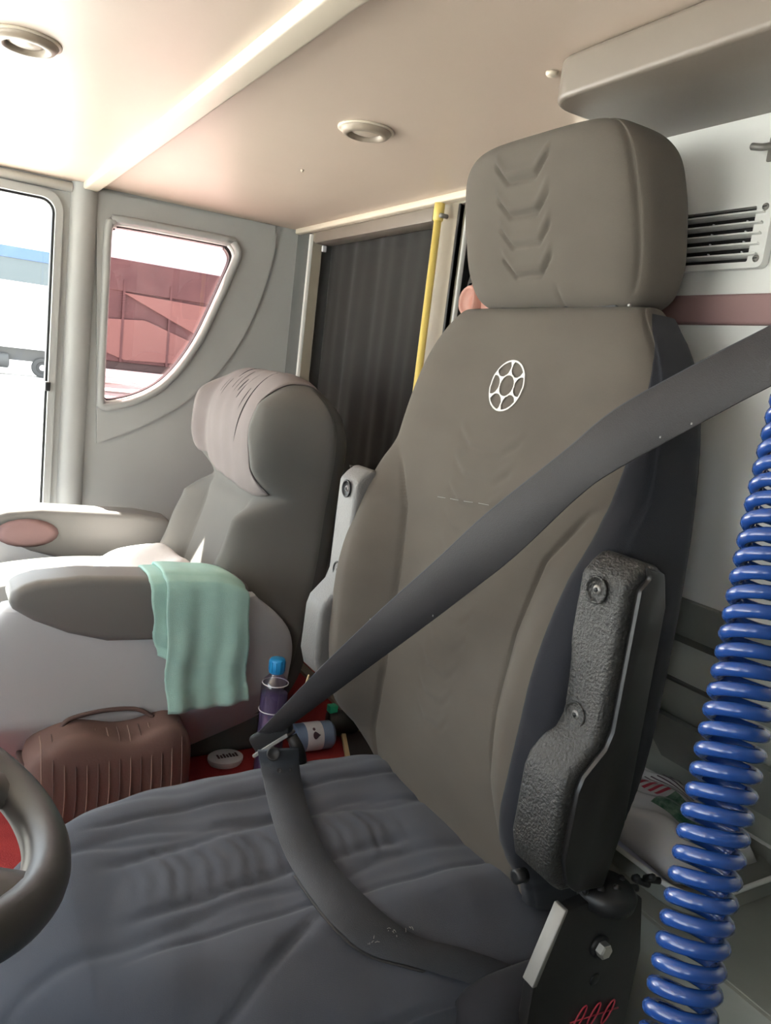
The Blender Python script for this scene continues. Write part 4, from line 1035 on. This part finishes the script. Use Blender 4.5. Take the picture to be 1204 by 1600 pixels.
for z in (vz0+0.010, vz1-0.010):
    for x in (vx1-0.009, vx0+0.010):
        s_ = obj('screw', lathe([(0.0, -0.002), (0.0032, -0.0018), (0.0042, 0.0), (0.0042, 0.003)], 14, (x, YD-0.0122, z), 'y'), 'steel', vn)
        obj('slot', box(x-0.0025, x+0.0025, YD-0.0146, YD-0.0138, z-0.0005, z+0.0005), 'black', s_, smooth=False)
hk = thing('coat_hook', 'small metal coat hook on the grey panel above the vent', 'hook', (-0.60, YD, 0.27))
obj('plate', box(-0.615, -0.590, YD-0.004, YD, 0.285, 0.312, 0.002), 'steel', hk, auto=40)
obj('prong', tube(spline([(-0.600, YD-0.002, 0.303), (-0.602, YD-0.014, 0.298), (-0.606, YD-0.026, 0.294), (-0.618, YD-0.030, 0.296)], 6), [0.004]*18+[0.002], 8), 'steel', hk)

# ================================================================== STORAGE RECESS CONTENTS
tr = thing('storage_tray', 'dark grey rounded tray behind the driver seat', 'tray', (-0.71, 0.95, -0.63))
to = rrect(-0.88, -0.525, 0.835, 1.062, 0.055, 8)
obj('base', prism(to, cz, -0.630, -0.622, 0.002, 1), 'recess', tr, auto=40)
obj('rim', tube([(p[0], p[1], -0.602) for p in to], 0.0035, 8, True), 'wall_light', tr)
obj('wall', slab(to, [scale_loop(to, 0.975)], cz, -0.624, -0.602), 'recess', tr, smooth=False)
pa = obj('paper_sheet', prism([(-0.80, 0.86), (-0.60, 0.838), (-0.555, 0.93), (-0.60, 1.0), (-0.83, 1.02)], cz, -0.6205, -0.6175, 0.001, 1), 'paper')
tag(recentre(pa), 'bluish white sheet lying in the tray under the package', 'paper')
# white package with print
pk = thing('bread_package', 'white plastic package with green label and red print in the tray', 'package', (-0.70, 0.95, -0.617))
NK = 60; tau = np.sin(PI/2*np.linspace(-1, 1, NK)); AK = -0.71+0.13*tau
def pkv(xr, yr, zr):
    a = math.radians(-4); return (-0.71+(xr+0.71)*math.cos(a)-(yr-0.95)*math.sin(a), 0.95+(xr+0.71)*math.sin(a)+(yr-0.95)*math.cos(a), zr)
V = []; n1 = 50
def pk_z(u, v): return -0.615+0.052*max(0, (1-abs(u)**5))**0.5*max(0, (1-abs(v)**4))**0.5*(1+0.10*math.sin(6*u+3*v)+0.06*math.sin(13*v-5*u))
for i in range(n1):
    for k in range(n1):
        u, v = -1+2*i/(n1-1), -1+2*k/(n1-1); V.append(pkv(-0.70+0.125*u, 0.955+0.082*v, pk_z(u, v)))
Fa = [[i*n1+k, i*n1+k+1, (i+1)*n1+k+1, (i+1)*n1+k] for i in range(n1-1) for k in range(n1-1)]
body = obj('wrapper', (V, Fa), 'plastic_bag', pk); sm = body.modifiers.new('thick', 'SOLIDIFY'); sm.thickness = 0.002; sm.offset = 0
def decal(nm, u0, u1, v0, v1, m, n=10, skew=0.0):
    V = []
    for i in range(n):
        for k in range(n):
            v = v0+(v1-v0)*k/(n-1); u = u0+(u1-u0)*i/(n-1)+skew*(v-v0)
            V.append(pkv(-0.70+0.125*u, 0.955+0.082*v, pk_z(u, v)+0.0035))
    return obj(nm, (V, [[i*n+k, i*n+k+1, (i+1)*n+k+1, (i+1)*n+k] for i in range(n-1) for k in range(n-1)]), m, pk)
decal('green_label', 0.20, 0.74, -0.42, 0.16, 'green_label')
for k in range(5): decal('red_letter', -0.36+0.10*k, -0.31+0.10*k, -0.10, 0.14, 'red_print', 6, 0.25)
for k in range(6): decal('dark_letter', -0.30+0.11*k, -0.26+0.11*k, 0.62, 0.80, 'dark_print', 6, 0.35)
for k in range(4): decal('text_line', -0.35+0.05*k, 0.15+0.05*k, 0.26+0.075*k, 0.285+0.075*k, 'dark_print', 6)

# ================================================================== STREET OUTSIDE
gd = struct(obj('ground', box(-140, 60, -140, 140, ZG-0.2, ZG), 'ground', smooth=False), 'pale sunlit concrete yard', 'ground')
sh = thing('shed', 'long low shed with blue roof edge beyond the yard', 'building', (-56, -22, ZG))
obj('roof', box(-60, -49.8, -60, 7.6, 3.80, 4.42, 0.05), 'roof_blue', sh, smooth=False)
obj('fascia', box(-50.2, -49.9, -60, 7.6, 2.42, 3.85, 0.03), 'fascia', sh, smooth=False)
obj('wall', box(-59.5, -51, -60, 7.4, ZG, 2.6, 0.03), 'truck_white', sh, smooth=False)
# white lorry whose wheel shows through the door window
def wheel(par, x, y, r, wd):
    w = obj('wheel', lathe([(0.0, -wd/2), (r*0.92, -wd/2), (r, -wd/2+0.05), (r, wd/2-0.05), (r*0.92, wd/2), (r*0.6, wd/2), (r*0.55, wd/2-0.06), (0.0, wd/2-0.06)], 28, (x, y, ZG+r), 'x'), 'tyre', par, auto=40)
    obj('hub', lathe([(0.14, 0.0), (0.14, 0.08), (0.0, 0.10)], 16, (x+wd/2-0.06, y, ZG+r), 'x'), 'truck_white', w, auto=40)
wl = thing('white_lorry', 'white box lorry in the yard seen through the door window', 'lorry', (-44.0, 1.0, ZG))
obj('box_body', box(-45.5, -43.0, -6.0, 7.0, -0.95, 2.2, 0.05), 'truck_white', wl, smooth=False)
obj('chassis', box(-45.2, -43.3, -5.9, 6.9, -1.55, -0.95, 0.03), 'truck_dark', wl, smooth=False)
obj('fuel_tank', lathe([(0.0, -0.7), (0.3, -0.7), (0.36, -0.65), (0.36, 0.65), (0.3, 0.7), (0.0, 0.7)], 18, (-43.2, 3.0, -1.6), 'y'), 'truck_dark', wl, auto=40)
for k in range(5): obj('side_guard', box(-43.1, -43.0, -1.2+0.7*k, -1.1+0.7*k, -1.85, -0.95), 'truck_dark', wl, smooth=False)
for y in (5.23, -3.9): wheel(wl, -43.3, y, 0.50, 0.34)
obj('cab', box(-45.5, -43.0, 7.2, 9.2, -1.7, 1.0, 0.12), 'truck_white', wl, smooth=False)
# maroon lorry with tarpaulin behind the tinted quarter window
rl = thing('maroon_lorry', 'maroon lorry with slanted tarpaulin seen through the tinted quarter window', 'lorry', (-37, 10.5, ZG))
obj('body', box(-38.4, -36.0, 5.6, 17.5, -0.9, 2.4, 0.05), 'truck_red', rl, smooth=False)
obj('upper_rail', box(-38.5, -35.9, 5.5, 17.6, 2.1, 3.42, 0.05), 'truck_red', rl, smooth=False)
obj('tarpaulin', prism([(7.4, 2.05), (13.6, 1.9), (12.4, 0.55), (11.0, 0.55), (9.4, 1.2)], cy, -35.95, -35.85, 0.01, 1), 'truck_tarp', rl, smooth=False)
obj('lower_panel', prism([(5.8, 0.8), (8.4, 1.0), (10.6, 0.3), (10.6, -0.7), (7.6, -0.8), (5.8, -0.2)], cy, -35.95, -35.88, 0.01, 1), 'truck_tarp', rl, smooth=False)
for y in (6.0, 7.4, 9.4, 11.6, 13.8, 15.8): obj('stake', box(-35.98, -35.86, y, y+0.1, -0.9, 2.6), 'truck_red', rl, smooth=False)
obj('chassis', box(-38.2, -36.2, 5.7, 17.4, -1.35, -0.9, 0.03), 'truck_dark', rl, smooth=False)
obj('stripe', box(-35.98, -35.9, 5.6, 17.4, -1.55, -1.25, 0.01), 'truck_white', rl, smooth=False)
for y in (15.2, 16.5): wheel(rl, -36.3, y, 0.48, 0.34)
